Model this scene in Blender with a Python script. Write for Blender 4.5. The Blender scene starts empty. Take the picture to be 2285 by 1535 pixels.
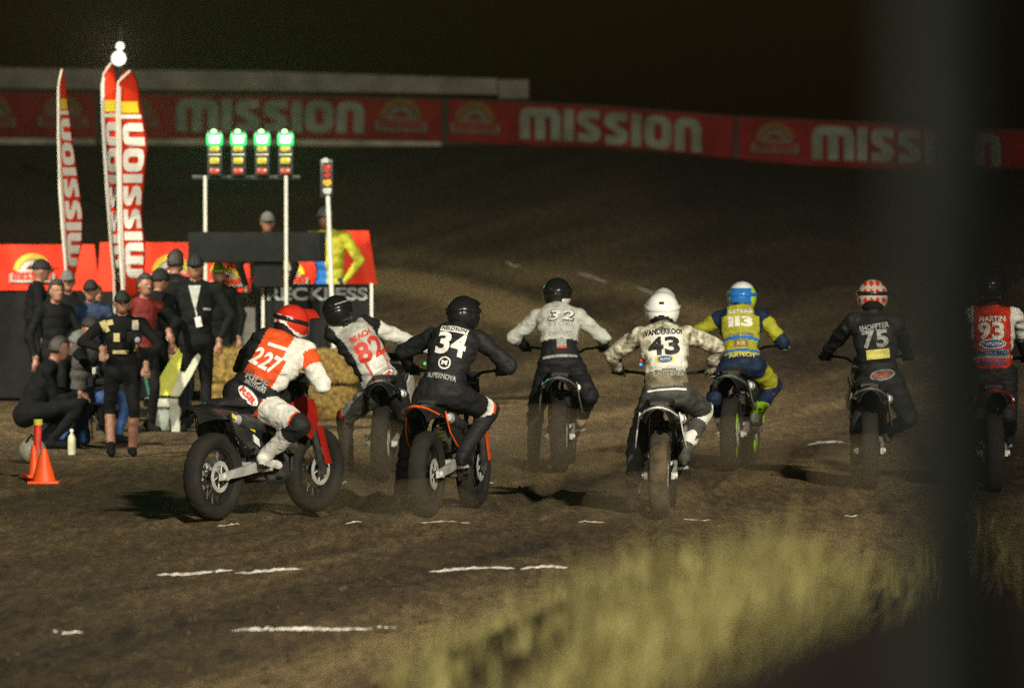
import bpy, bmesh, math, random
import numpy as np
from mathutils import Vector, Matrix, Euler, noise as mnoise
from mathutils.bvhtree import BVHTree

random.seed(7); np.random.seed(7)
sc = bpy.context.scene
COL = sc.collection
R = math.radians

# ---------------------------------------------------------------- camera
F_PX, W_PX, H_PX, HOR, CAM_Z = 13000.0, 2285.0, 1535.0, 430.0, 2.5
TILT = math.atan((H_PX / 2 - HOR) / F_PX)
cam_data = bpy.data.cameras.new('camera')
cam_data.sensor_width = 36.0
cam_data.lens = 36.0 * F_PX / W_PX
cam_data.clip_start, cam_data.clip_end = 0.2, 2000
cam = bpy.data.objects.new('camera', cam_data)
COL.objects.link(cam)
cam.location = (0, 0, CAM_Z)
cam.rotation_euler = (math.pi / 2 - TILT, 0, 0)
cam_data.dof.use_dof = True
cam_data.dof.focus_distance = 46.0
cam_data.dof.aperture_fstop = 3.0
sc.camera = cam

# ---------------------------------------------------------------- night sky, weak moon, exposure
world = bpy.data.worlds.new('World')
sc.world = world
world.use_nodes = True
wn = world.node_tree
sky = wn.nodes.new('ShaderNodeTexSky')
sky.sky_type = 'NISHITA'
sky.sun_disc = False
sky.sun_elevation = R(2); sky.sun_rotation = R(140)
bg = wn.nodes['Background']
bg.inputs['Strength'].default_value = 0.0035
wn.links.new(sky.outputs['Color'], bg.inputs['Color'])
sun = bpy.data.lights.new('moon_sun', 'SUN'); sun.energy = 0.02; sun.angle = R(0.5); sun.color = (1, .95, .85)
so = bpy.data.objects.new('moon_sun', sun); COL.objects.link(so); so.rotation_euler = (R(55), 0, R(-50))
sc.view_settings.view_transform = 'Standard'
sc.view_settings.look = 'None'
sc.view_settings.exposure = 0.0
sc.view_settings.gamma = 1.0
sc.cycles.use_denoising = False
sc.cycles.max_bounces = 4
sc.cycles.volume_bounces = 0
sc.cycles.sample_clamp_direct = 3.0
sc.cycles.sample_clamp_indirect = 2.0

# the stadium floodlights on their masts, off to both sides behind the start straight
def floodlight(name, loc, target, power, color, radius=0.9, cone=95):
    l = bpy.data.lights.new(name, 'SPOT'); l.energy = power; l.color = color
    l.spot_size = R(cone); l.spot_blend = 0.8; l.shadow_soft_size = radius
    o = bpy.data.objects.new(name, l); COL.objects.link(o)
    o.location = loc
    o.rotation_euler = (Vector(target) - Vector(loc)).to_track_quat('-Z', 'Y').to_euler()
    return o
WARM = (1.0, 0.93, 0.76)
floodlight('floodlight_lamp', (-21, 40, 19), (-2.4, 76, 0), 122000, WARM, cone=56)
floodlight('floodlight_lamp', (18, -8, 24), (-3.5, 58, 0), 240000, WARM, cone=42, radius=1.2)
floodlight('floodlight_lamp', (-10, -3, 11), (.8, 15.5, 1.2), 20000, WARM, cone=72)

# ---------------------------------------------------------------- helpers
def P(px, py, Y):
    """world point seen at full-size photo pixel px,py at depth Y metres"""
    u = (px - W_PX / 2) / F_PX; v = (H_PX / 2 - py) / F_PX
    c, s = math.cos(TILT), math.sin(TILT)
    d = Vector((u, c + v * s, -s + v * c))
    return Vector((0, 0, CAM_Z)) + d * (Y / d.y)
def ray(px, py):
    return (P(px, py, 1.0) - Vector((0, 0, CAM_Z))).normalized()
def proj(p):
    q = p - Vector((0, 0, CAM_Z)); c, s = math.cos(TILT), math.sin(TILT)
    z = q.y * c - q.z * s; y = q.y * s + q.z * c
    return W_PX / 2 + F_PX * q.x / z, H_PX / 2 - F_PX * y / z

_m = {}
def mat(name, rgb, rough=0.6, metal=0.0, var=0.25, scale=14.0, bump=0.0, bscale=60.0, rgb2=None, emit=None, estr=0.0, coat=0.0, spec=None):
    """procedural material: base colour broken up by two noises, optional relief"""
    if name in _m: return _m[name]
    m = bpy.data.materials.new(name); m.use_nodes = True
    nt = m.node_tree; b = nt.nodes['Principled BSDF']
    tc = nt.nodes.new('ShaderNodeTexCoord')
    n1 = nt.nodes.new('ShaderNodeTexNoise'); n1.inputs['Scale'].default_value = scale; n1.inputs['Detail'].default_value = 5
    nt.links.new(tc.outputs['Object'], n1.inputs['Vector'])
    ramp = nt.nodes.new('ShaderNodeValToRGB')
    d = rgb2 if rgb2 else tuple(c * (1 - var) for c in rgb)
    l = tuple(min(1, c * (1 + var * .6)) for c in rgb)
    ramp.color_ramp.elements[0].position = .34; ramp.color_ramp.elements[0].color = (*d, 1)
    ramp.color_ramp.elements[1].position = .66; ramp.color_ramp.elements[1].color = (*l, 1)
    nt.links.new(n1.outputs['Fac'], ramp.inputs['Fac'])
    nt.links.new(ramp.outputs['Color'], b.inputs['Base Color'])
    b.inputs['Roughness'].default_value = rough; b.inputs['Metallic'].default_value = metal
    if spec is not None: b.inputs['Specular IOR Level'].default_value = spec
    elif rough > .62: b.inputs['Specular IOR Level'].default_value = .2
    if coat: b.inputs['Coat Weight'].default_value = coat
    if bump:
        n2 = nt.nodes.new('ShaderNodeTexNoise'); n2.inputs['Scale'].default_value = bscale; n2.inputs['Detail'].default_value = 6
        nt.links.new(tc.outputs['Object'], n2.inputs['Vector'])
        bp = nt.nodes.new('ShaderNodeBump'); bp.inputs['Strength'].default_value = bump; bp.inputs['Distance'].default_value = .01
        nt.links.new(n2.outputs['Fac'], bp.inputs['Height']); nt.links.new(bp.outputs['Normal'], b.inputs['Normal'])
    if emit:
        b.inputs['Emission Color'].default_value = (*emit, 1); b.inputs['Emission Strength'].default_value = estr
    _m[name] = m
    return m

def frame_from(z, xhint):
    z = Vector(z).normalized(); x = Vector(xhint); x = (x - z * x.dot(z))
    if x.length < 1e-6: x = z.orthogonal()
    x.normalize(); y = z.cross(x)
    return x, y, z

class MB:
    def __init__(s): s.v = []; s.f = []; s.mi = []; s.cur = 0
    def add(s, vs, fs):
        o = len(s.v); s.v += [tuple(v) for v in vs]
        s.f += [tuple(i + o for i in f) for f in fs]; s.mi += [s.cur] * len(fs)
        return s
    def box(s, c, d, rot=None, taper=1.0):
        c = Vector(c); h = [x / 2 for x in d]; vs = []
        for z in (-1, 1):
            k = taper if z > 0 else 1.0
            for x, y in ((-1, -1), (1, -1), (1, 1), (-1, 1)):
                p = Vector((x * h[0] * k, y * h[1] * k, z * h[2]))
                vs.append(c + (rot @ p if rot is not None else p))
        return s.add(vs, [(3, 2, 1, 0), (4, 5, 6, 7), (0, 1, 5, 4), (1, 2, 6, 5), (2, 3, 7, 6), (3, 0, 4, 7)])
    def rbox(s, c, d, b=0.01, rot=None):
        """box with chamfered edges"""
        bm = bmesh.new(); bmesh.ops.create_cube(bm, size=1.0)
        for v in bm.verts: v.co = Vector((v.co.x * d[0], v.co.y * d[1], v.co.z * d[2]))
        bmesh.ops.bevel(bm, geom=list(bm.edges), offset=min(b, min(d) * .45), segments=2, affect='EDGES', profile=.6)
        bm.verts.index_update(); c = Vector(c)
        s.add([c + (rot @ v.co if rot is not None else v.co) for v in bm.verts], [[v.index for v in f.verts] for f in bm.faces])
        bm.free(); return s
    def tube(s, pts, rad, n=10, cap=True, flat=1.0, xh=None):
        pts = [Vector(p) for p in pts]
        rad = rad if isinstance(rad, (list, tuple)) else [rad] * len(pts)
        vs = []; fs = []; x = None
        for i, p in enumerate(pts):
            t = (pts[min(i + 1, len(pts) - 1)] - pts[max(i - 1, 0)])
            t = t.normalized() if t.length > 1e-9 else Vector((0, 0, 1))
            hint = x if x is not None else (Vector(xh) if xh else (Vector((1, 0, 0)) if abs(t.x) < .8 else Vector((0, 1, 0))))
            x, y, _ = frame_from(t, hint)
            for k in range(n):
                a = 2 * math.pi * k / n
                vs.append(p + x * math.cos(a) * rad[i] + y * math.sin(a) * rad[i] * flat)
        for i in range(len(pts) - 1):
            for k in range(n):
                a = i * n + k; b = i * n + (k + 1) % n
                fs.append((a, b, b + n, a + n))
        if cap: fs += [tuple(range(n))[::-1], tuple(range((len(pts) - 1) * n, len(pts) * n))]
        return s.add(vs, fs)
    def capsule(s, a, b, r0, r1, n=12):
        a = Vector(a); b = Vector(b); d = (b - a)
        d = d.normalized() if d.length > 1e-6 else Vector((0, 0, 1))
        pts = []; rr = []
        for k in (90, 65, 40, 18): pts.append(a - d * r0 * math.sin(R(k))); rr.append(max(.0008, r0 * math.cos(R(k))))
        pts += [a, b]; rr += [r0, r1]
        for k in (18, 40, 65, 90): pts.append(b + d * r1 * math.sin(R(k))); rr.append(max(.0008, r1 * math.cos(R(k))))
        x, y, z = frame_from(d, (1, 0, 0) if abs(d.x) < .8 else (0, 1, 0))
        vs = [p + x * math.cos(2 * math.pi * k / n) * r + y * math.sin(2 * math.pi * k / n) * r for p, r in zip(pts, rr) for k in range(n)]
        m = len(pts)
        fs = [(i * n + k, i * n + (k + 1) % n, (i + 1) * n + (k + 1) % n, (i + 1) * n + k) for i in range(m - 1) for k in range(n)]
        fs += [tuple(range(n))[::-1], tuple(range((m - 1) * n, m * n))]
        return s.add(vs, fs)
    def ell(s, c, r, ax=None, nu=16, nv=10):
        c = Vector(c); M = ax if ax is not None else Matrix.Identity(3)
        vs = [c + M @ Vector((0, 0, -r[2]))]; fs = []
        for j in range(1, nv):
            ph = -math.pi / 2 + math.pi * j / nv
            for i in range(nu):
                th = 2 * math.pi * i / nu
                vs.append(c + M @ Vector((r[0] * math.cos(ph) * math.cos(th), r[1] * math.cos(ph) * math.sin(th), r[2] * math.sin(ph))))
        vs.append(c + M @ Vector((0, 0, r[2]))); top = len(vs) - 1
        for i in range(nu): fs.append((0, 1 + (i + 1) % nu, 1 + i))
        for j in range(nv - 2):
            for i in range(nu):
                a = 1 + j * nu + i; b = 1 + j * nu + (i + 1) % nu
                fs.append((a, b, b + nu, a + nu))
        o = 1 + (nv - 2) * nu
        for i in range(nu): fs.append((o + i, o + (i + 1) % nu, top))
        return s.add(vs, fs)
    def lathe(s, prof, c, axis, n=32, closed=False):
        """prof: (radius, offset along axis)"""
        x, y, z = frame_from(axis, (0, 0, 1) if abs(Vector(axis).normalized().z) < .9 else (1, 0, 0)); c = Vector(c); m = len(prof)
        vs = [c + z * h + (x * math.cos(2 * math.pi * k / n) + y * math.sin(2 * math.pi * k / n)) * r for r, h in prof for k in range(n)]
        fs = [(i * n + k, i * n + (k + 1) % n, ((i + 1) % m) * n + (k + 1) % n, ((i + 1) % m) * n + k) for i in range(m if closed else m - 1) for k in range(n)]
        return s.add(vs, fs)
    def prism(s, poly, o, u, v, th):
        """extrude a flat contour (list of 2D points) by th along u x v"""
        o = Vector(o); u = Vector(u); v = Vector(v); w = u.cross(v).normalized() * th; n = len(poly)
        vs = [o + u * a + v * b for a, b in poly] + [o + u * a + v * b + w for a, b in poly]
        return s.add(vs, [tuple(range(n))[::-1], tuple(range(n, 2 * n))] + [(i, (i + 1) % n, (i + 1) % n + n, i + n) for i in range(n)])
    def sheet(s, rows, th=0.0, nrm=None):
        """grid of points (list of rows); th gives it thickness along nrm"""
        a = len(rows); b = len(rows[0]); vs = [p for r in rows for p in r]
        fs = [(i * b + j, i * b + j + 1, (i + 1) * b + j + 1, (i + 1) * b + j) for i in range(a - 1) for j in range(b - 1)]
        if th:
            o = len(vs); w = Vector(nrm).normalized() * th
            vs = vs + [Vector(p) + w for p in vs]
            fs = fs + [tuple(i + o for i in f[::-1]) for f in fs]
            rim = [j for j in range(b)] + [i * b + b - 1 for i in range(1, a)] + [(a - 1) * b + j for j in range(b - 2, -1, -1)] + [i * b for i in range(a - 2, 0, -1)]
            fs = fs + [(rim[(k + 1) % len(rim)], rim[k], rim[k] + o, rim[(k + 1) % len(rim)] + o) for k in range(len(rim))]
        return s.add(vs, fs)
    def mesh(s, name, mats=None, smooth=True, fix=True):
        me = bpy.data.meshes.new(name)
        me.from_pydata(s.v, [], s.f)
        if mats is not None:
            for m in (mats if isinstance(mats, (list, tuple)) else [mats]): me.materials.append(m)
            if isinstance(mats, (list, tuple)): me.polygons.foreach_set('material_index', s.mi)
        if fix:
            bm = bmesh.new(); bm.from_mesh(me); bmesh.ops.recalc_face_normals(bm, faces=bm.faces); bm.to_mesh(me); bm.free()
        if smooth:
            me.polygons.foreach_set('use_smooth', [True] * len(me.polygons))
            me.set_sharp_from_angle(angle=R(40))
        me.update()
        return me
    def build(s, name, m, parent=None, smooth=True, fix=True):
        return link(name, s.mesh(name, m, smooth, fix), parent)

def link(name, me, parent=None):
    o = bpy.data.objects.new(name, me); COL.objects.link(o)
    if parent is not None: o.parent = parent
    return o
def tag(o, label=None, cat=None, group=None, kind=None):
    if label: o['label'] = label
    if cat: o['category'] = cat
    if group: o['group'] = group
    if kind: o['kind'] = kind
    return o
def empty(name, loc=(0, 0, 0), rot=(0, 0, 0)):
    o = bpy.data.objects.new(name, None); COL.objects.link(o); o.empty_display_size = .1
    o.location = loc; o.rotation_euler = rot
    return o
def copy_tree(o, parent=None):
    c = o.copy(); COL.objects.link(c); c.parent = parent
    for ch in [x for x in bpy.data.objects if x.parent == o]: copy_tree(ch, c)
    return c
def evaluated_mesh(ob):
    dg = bpy.context.evaluated_depsgraph_get()
    return bpy.data.meshes.new_from_object(ob.evaluated_get(dg))

def remesh(mb, vox, smooth=3):
    me = mb.mesh('tmp', None, False); ob = bpy.data.objects.new('tmp', me); COL.objects.link(ob)
    md = ob.modifiers.new('r', 'REMESH'); md.mode = 'VOXEL'; md.voxel_size = vox
    if smooth:
        sm = ob.modifiers.new('s', 'SMOOTH'); sm.iterations = smooth; sm.factor = .5
    res = evaluated_mesh(ob); bpy.data.objects.remove(ob); bpy.data.meshes.remove(me)
    res.polygons.foreach_set('use_smooth', [True] * len(res.polygons))
    return res

# lettering -------------------------------------------------------------
_txt = {}
def text_mesh(s, bold=0.02, shear=0.0):
    k = (s, bold, shear)
    if k in _txt: return _txt[k]
    cu = bpy.data.curves.new('t', 'FONT'); cu.body = s; cu.size = 1; cu.offset = bold; cu.shear = shear; cu.align_x = 'CENTER'; cu.align_y = 'CENTER'
    cu.resolution_u = 3
    ob = bpy.data.objects.new('t', cu); COL.objects.link(ob)
    me = evaluated_mesh(ob); bpy.data.objects.remove(ob)
    v = [tuple(x.co) for x in me.vertices]; f = [tuple(p.vertices) for p in me.polygons]
    bpy.data.meshes.remove(me)
    xs = [a[0] for a in v]; ys = [a[1] for a in v]
    cx, cy = (min(xs) + max(xs)) / 2, (min(ys) + max(ys)) / 2; w, h = max(xs) - min(xs), max(ys) - min(ys)
    v = [((a[0] - cx) / w, (a[1] - cy) / h) for a in v]      # unit box -.5..+.5
    _txt[k] = (v, f); return _txt[k]
def flat_text(mb, s, o, u, v, w, h, off, bold=.02, shear=0):
    """text as a thin raised print centred on o in the plane u,v"""
    u = Vector(u).normalized(); v = Vector(v).normalized(); n = u.cross(v)
    vs, fs = text_mesh(s, bold, shear)
    mb.add([Vector(o) + u * a * w + v * b * h + n * off for a, b in vs], fs)

def cubic_letter(ch):
    A = lambda n: [(0, 0), (0, .72), (.08, .92), (.28, 1)] + [(n - .28, 1), (n - .08, .92), (n, .72), (n, 0)]
    if ch == 'm': return 1.35, [A(1.35) + [(1.02, 0), (1.02, .72), (.84, .72), (.84, 0), (.51, 0), (.51, .72), (.33, .72), (.33, 0)]]
    if ch == 'n': return .88, [A(.88) + [(.55, 0), (.55, .72), (.33, .72), (.33, 0)]]
    if ch == 'i': return .33, [[(0, 0), (.33, 0), (.33, 1), (0, 1)]]
    if ch == 'o':
        out = [(0, .72), (.08, .92), (.28, 1), (.62, 1), (.82, .92), (.9, .72), (.9, .28), (.82, .08), (.62, 0), (.28, 0), (.08, .08), (0, .28)]
        inn = [(.32, .66), (.35, .72), (.4, .75), (.5, .75), (.55, .72), (.58, .66), (.58, .34), (.55, .28), (.5, .25), (.4, .25), (.35, .28), (.32, .34)]
        return .9, [[out[i], out[(i + 1) % 12], inn[(i + 1) % 12], inn[i]] for i in range(12)]
    if ch == 's':
        return .8, [[(.76, 1), (.28, 1), (.08, .93), (0, .74), (.05, .56), (.36, .38), (.42, .3), (.38, .27), (.04, .27), (.04, 0), (.5, 0), (.72, .08), (.8, .28), (.74, .46), (.42, .64), (.38, .7), (.42, .73), (.76, .73)]]
def word_polys(word, gap=.1):
    x = 0; out = []
    for ch in word:
        w, pl = cubic_letter(ch); out.append([[(a + x, b) for a, b in p] for p in pl]); x += w + gap
    return x - gap, out
def mission(parent, mt, o, u, v, w, h, th=.006, fn=None, shade=None):
    """seven separate block letters; u,v unit directions; fn maps plane point to world"""
    tot, letters = word_polys('mission')
    for pl in letters:
        mb = MB()
        for p in pl:
            if fn is None:
                mb.prism([(a / tot * w, b * h) for a, b in p], o, u, v, th)
            else:
                bm = bmesh.new(); f = bm.faces.new([bm.verts.new((a / tot, b, 0)) for a, b in p])
                for k in range(1, 60):
                    bmesh.ops.bisect_plane(bm, geom=list(bm.verts) + list(bm.edges) + list(bm.faces), plane_co=(k / 60, 0, 0), plane_no=(1, 0, 0))
                bm.verts.index_update()
                vs = [fn(q.co.x, q.co.y) for q in bm.verts]; fs = [[q.index for q in ff.verts] for ff in bm.faces]; bm.free()
                mb.add(vs, fs)
        mb.build('letter', mt, parent, smooth=False, fix=fn is None)
# ---------------------------------------------------------------- the ground: dirt start straight running into a banked turn
def sstep(a, b, x):
    t = np.clip((x - a) / (b - a), 0, 1); return t * t * (3 - 2 * t)
def vnoise(x, y, seed=0):
    """cheap smooth value noise (vectorised)"""
    xi = np.floor(x).astype(int); yi = np.floor(y).astype(int); xf = x - xi; yf = y - yi
    def h(a, b):
        n = (a * 374761393 + b * 668265263 + seed * 1442695041) & 0x7fffffff
        n = ((n ^ (n >> 13)) * 1274126177) & 0x7fffffff
        return ((n ^ (n >> 16)) & 0xffff) / 65535.0
    u = xf * xf * (3 - 2 * xf); w = yf * yf * (3 - 2 * yf)
    return (h(xi, yi) * (1 - u) + h(xi + 1, yi) * u) * (1 - w) + (h(xi, yi + 1) * (1 - u) + h(xi + 1, yi + 1) * u) * w
def fbm(x, y, o=4, seed=0):
    s = 0; a = .5; 
    for k in range(o): s = s + a * vnoise(x, y, seed + k); x = x * 2.03; y = y * 2.03; a *= .5
    return s
WALL_Y = 140.0
def bank_top(x): return 3.63 - .55 * sstep(1.0, 9.0, x)
RUT = math.atan2(2.3, 9.8)
TRACKS = [((px - W_PX / 2) / F_PX * Y, Y, yw) for px, Y, yw in ((476, 44.5, 24), (850, 50.4, 4), (952, 44.8, 12), (1249, 52, 3), (1472, 44.8, 4), (1632, 52.4, 7), (1940, 49.1, 2))]
def ground_z(x, y):
    x = np.asarray(x, float); y = np.asarray(y, float)
    t = np.clip((y - 72) / (WALL_Y - 72), 0, 1.1)
    z = bank_top(x) * t ** 1.5
    # wheel ruts worn along the launch direction, rougher towards the camera
    a = x * math.cos(RUT) - y * math.sin(RUT); b = x * math.sin(RUT) + y * math.cos(RUT)
    near = 1 - sstep(60, 90, y)
    rut = (fbm(a * 2.6, b * .11, 4, 3) - .47) * .075 + (fbm(a * 1.0 + 9, b * .06, 3, 11) - .45) * .09
    lump = (fbm(x * 5.0, y * 3.0, 4, 21) - .47) * .035
    z = z + near * (rut + lump) * .75
    # trenches dug by the spinning rear wheels, with loose dirt heaped beside them
    for tx, ty, yw in TRACKS:
        dx, dy = math.sin(R(yw)), math.cos(R(yw)); al = (x - tx) * dx + (y - ty) * dy; ac = (x - tx) * dy - (y - ty) * dx + .05 * np.sin(al * .9 + tx)
        on = sstep(-7, -3.0, al) * (1 - sstep(-.25, .15, al))
        z = z + on * (.03 * np.exp(-((np.abs(ac) - .15) / .06) ** 2) - .04 * np.exp(-(ac / .09) ** 2))
    # shallow cross ridges where the tyres dug in
    z = z + near * .02 * np.sin(y * 2.1 + 2 * vnoise(x * .5, y * .3, 5)) * vnoise(x * .7, y * .4, 8)
    return z
def gz(x, y): return float(ground_z(np.array([x]), np.array([y]))[0])
def hit_ground(px, py, y0=25, y1=139):
    """where the sight line through a photo pixel meets the ground"""
    ys = np.arange(y0, y1, .05); d = ray(px, py)
    xs = d.x / d.y * ys; zs = CAM_Z + d.z / d.y * ys
    g = ground_z(xs, ys); k = int(np.argmax(zs <= g))
    return Vector((xs[k], ys[k], g[k]))

def grid_ground():
    xs = np.concatenate([np.linspace(-60, -5.5, 30)[:-1], np.linspace(-5.5, 5.5, 290), np.linspace(5.5, 60, 30)[1:]])
    ys = np.concatenate([np.linspace(-30, 25, 12)[:-1], np.linspace(25, 70, 520)[:-1], np.linspace(70, 141, 130)[:-1], np.array([141, 150, 200, 400, 900.])])
    X, Y = np.meshgrid(xs, ys); Z = ground_z(X, Y)
    n, m = X.shape
    v = np.stack([X.ravel(), Y.ravel(), Z.ravel()], 1)
    i = np.arange(n - 1)[:, None] * m + np.arange(m - 1)[None, :]
    f = np.stack([i, i + 1, i + 1 + m, i + m], -1).reshape(-1, 4)
    me = bpy.data.meshes.new('ground'); me.from_pydata(v.tolist(), [], f.tolist())
    me.polygons.foreach_set('use_smooth', [True] * len(me.polygons))
    # dry pale dust lies along the racing line and in streaks; the rest is dark clay; light falloff is mixed in below
    x = v[:, 0]; y = v[:, 1]
    a = x * math.cos(RUT) - y * math.sin(RUT); b = x * math.sin(RUT) + y * math.cos(RUT)
    dry = .35 + .9 * (fbm(a * 1.5, b * .1, 4, 31) - .45) + .5 * (fbm(x * .35, y * .12, 3, 41) - .45)
    def band(pts, sig):
        q = sorted([(hit_ground(*p).x, hit_ground(*p).y) for p in pts]); qx = [a_[0] for a_ in q]; qy = [a_[1] for a_ in q]
        return np.exp(-((y - np.interp(x, qx, qy)) / sig) ** 2) * sstep(qx[0] - 1.5, qx[0], x) * (1 - sstep(qx[-1] - .6, qx[-1] + .8, x))
    # the polished racing line sweeping out of the turn, and the scraped strip above it
    groove = band([(1290, 742), (1200, 712), (1080, 672), (985, 642), (880, 622)], 3.2)
    edge = band([(820, 562), (1100, 592), (1300, 622), (1480, 668), (1700, 745)], 3.0) - .8 * band([(830, 590), (1000, 612), (1250, 665), (1420, 735)], 1.5)
    dry = dry * (1 - .5 * sstep(85, 110, y)) + 1.15 * groove + .3 * edge + .04 * sstep(64, 80, y) * (1 - sstep(104, 132, y))  # distance terms put the light falloff into the ground tone
    dry = dry - .25 * sstep(2.2, 4.5, x) - .22 * (1 - sstep(-3.4, -1.2, x + (y - 45) * .03)) * (1 - sstep(60, 75, y))  # right side and left front darkened for the uneven spread of light
    at = me.color_attributes.new('dry', 'FLOAT_COLOR', 'POINT')
    c = np.clip(dry, 0, 1)
    at.data.foreach_set('color', np.stack([c, c, c, np.ones_like(c)], 1).ravel())
    return me
def dirt_material():
    m = bpy.data.materials.new('track_dirt'); m.use_nodes = True; nt = m.node_tree; b = nt.nodes['Principled BSDF']; L = nt.links.new
    N = nt.nodes.new
    at = N('ShaderNodeAttribute'); at.attribute_name = 'dry'
    tc = N('ShaderNodeTexCoord')
    mp = N('ShaderNodeMapping'); mp.inputs['Rotation'].default_value = (0, 0, RUT); mp.inputs['Scale'].default_value = (3.5, .5, 1)
    L(tc.outputs['Object'], mp.inputs['Vector'])
    n1 = N('ShaderNodeTexNoise'); n1.inputs['Scale'].default_value = 3.0; n1.inputs['Detail'].default_value = 8; n1.inputs['Roughness'].default_value = .7
    L(mp.outputs['Vector'], n1.inputs['Vector'])
    n2 = N('ShaderNodeTexNoise'); n2.inputs['Scale'].default_value = 16; n2.inputs['Detail'].default_value = 8; n2.inputs['Roughness'].default_value = .72
    L(tc.outputs['Object'], n2.inputs['Vector'])
    def math_(op, a, v=None, bsock=None):
        q = N('ShaderNodeMath'); q.operation = op; L(a, q.inputs[0])
        if bsock is not None: L(bsock, q.inputs[1])
        else: q.inputs[1].default_value = v
        return q.outputs[0]
    s = math_('ADD', math_('MULTIPLY', at.outputs['Fac'], .75), bsock=math_('SUBTRACT', math_('MULTIPLY', n1.outputs['Fac'], 1.0), .22))
    s = math_('ADD', s, bsock=math_('SUBTRACT', math_('MULTIPLY', n2.outputs['Fac'], .62), .135))
    rp = N('ShaderNodeValToRGB'); e = rp.color_ramp.elements
    s = math_('MULTIPLY', s, .8)
    e[0].position = .29; e[0].color = (.02, .0135, .0075, 1)
    e[1].position = .98; e[1].color = (.36, .265, .115, 1)
    k = rp.color_ramp.elements.new(.55); k.color = (.098, .067, .032, 1)
    L(s, rp.inputs['Fac']); L(rp.outputs['Color'], b.inputs['Base Color'])
    b.inputs['Roughness'].default_value = .92; b.inputs['Specular IOR Level'].default_value = .25
    bp = N('ShaderNodeBump'); bp.inputs['Strength'].default_value = 1.0; bp.inputs['Distance'].default_value = .045
    L(math_('ADD', n2.outputs['Fac'], bsock=n1.outputs['Fac']), bp.inputs['Height']); L(bp.outputs['Normal'], b.inputs['Normal'])
    return m
ground = link('ground', grid_ground())
ground.data.materials.append(dirt_material())
tag(ground, kind='structure')

# clods of dirt thrown up on the track
def clods():
    mb = MB(); rnd = random.Random(5)
    for i in range(800):
        y = 29 + 26 * rnd.random() ** 1.3; x = rnd.uniform(-5, 5) * y / 45
        if rnd.random() < .6: x = rnd.gauss(-.6, 1.4)
        r = rnd.choice((.006, .007, .009, .012, .015, .02))
        c = Vector((x, y, gz(x, y) + r * .25))
        q = Euler((rnd.random() * 3, rnd.random() * 3, rnd.random() * 3)).to_matrix()
        mb.ell(c, (r * rnd.uniform(.8, 1.7), r * rnd.uniform(.7, 1.4), r * rnd.uniform(.5, .9)), q, 6, 4)
    o = mb.build('dirt_clods', mat('clod', (.052, .035, .018), .95, var=.6, scale=6, bump=.6), fix=False)
    tag(o, 'crumbs and clods of brown dirt scattered over the track', 'dirt', kind='stuff')
clods()

# chalk lines, laid on the dirt by hand and scuffed by the tyres
CH = mat('chalk', (.6, .58, .5), .9, var=.35, scale=30, bump=.5, bscale=90)
def chalk(px0, px1, py0, py1, wid=.09, wob=3.0, seed=0, flat=False):
    wid *= .72
    rnd = random.Random(seed); n = max(8, int(abs(px1 - px0) / 9)); top = []; bot = []
    rows = [[], [], []]
    for i in range(n + 1):
        t = i / n; px = px0 + (px1 - px0) * t; py = py0 + (py1 - py0) * t + wob * math.sin(t * 4.3 + seed) * .8 + rnd.uniform(-.4, .4)
        p = hit_ground(px, py)
        w = wid * min(1, 5 * t + .15, 5 * (1 - t) + .15) * (1 if rnd.random() > .14 else rnd.uniform(.2, .6))
        for r, k, h in ((0, -.5, .0), (1, 0, .016), (2, .5, .0)):
            q = Vector((p.x, p.y + k * w + rnd.uniform(-.008, .008), 0)); q.z = gz(q.x, q.y) + .004 + h * min(1, w / .08) * rnd.uniform(.6, 1)
            rows[r].append(q)
    o = MB().sheet(rows).build('chalk_line', CH, fix=False)
    tag(o, kind='structure')
for i, a in enumerate([(350, 520, 1284, 1276, .13), (525, 676, 1278, 1274, .12), (957, 1150, 1275, 1270, .12), (1160, 1268, 1272, 1266, .1), (515, 830, 1411, 1403, .11), (836, 886, 1402, 1399, .06), (105, 186, 1412, 1414, .09),
                       (485, 535, 1173, 1172, .07), (770, 808, 1168, 1168, .07), (938, 1048, 1168, 1167, .07), (1290, 1350, 1168, 1166, .07), (1525, 1585, 1163, 1160, .07), (1880, 1915, 1152, 1152, .07),
                       (735, 775, 1084, 1080, .12), (1062, 1102, 1083, 1080, .12), (1800, 1890, 992, 988, .14), (1292, 1352, 613, 628, .8), (1422, 1482, 645, 661, .8), (1130, 1160, 588, 594, .6)]):
    chalk(*a, seed=i)

# ---------------------------------------------------------------- back wall of the turn with its banners
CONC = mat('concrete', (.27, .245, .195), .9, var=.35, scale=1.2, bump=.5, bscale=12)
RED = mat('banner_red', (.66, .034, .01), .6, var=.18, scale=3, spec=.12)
RED_FAR_DIM = mat('banner_red_far_dim', (.2, .014, .011), .8, var=.35, scale=.9)  # red darkened for the weak light along the far wall
WHT_FAR_DIM = mat('banner_white_dusty_dim', (.23, .255, .19), .8, var=.3, scale=2)  # dusty white, its colour also lowered for the dim light there
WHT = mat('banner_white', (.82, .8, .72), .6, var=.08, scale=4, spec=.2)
YEL = mat('banner_yellow', (.75, .58, .03), .55, var=.12, scale=4)
GREYP = mat('pale_strip', (.42, .38, .28), .8, var=.35, scale=1.5)
def wall_line(px):
    """top and foot of the banner row (photo rows) at a column"""
    top = np.interp(px, [-100, 60, 500, 980, 1300, 1640, 1930, 2400], [205, 207, 213, 222, 236, 262, 276, 300])
    bot = np.interp(px, [-100, 60, 700, 980, 1300, 1640, 1930, 2400], [305, 306, 309, 314, 330, 362, 374, 392])
    return float(top), float(bot)
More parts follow.
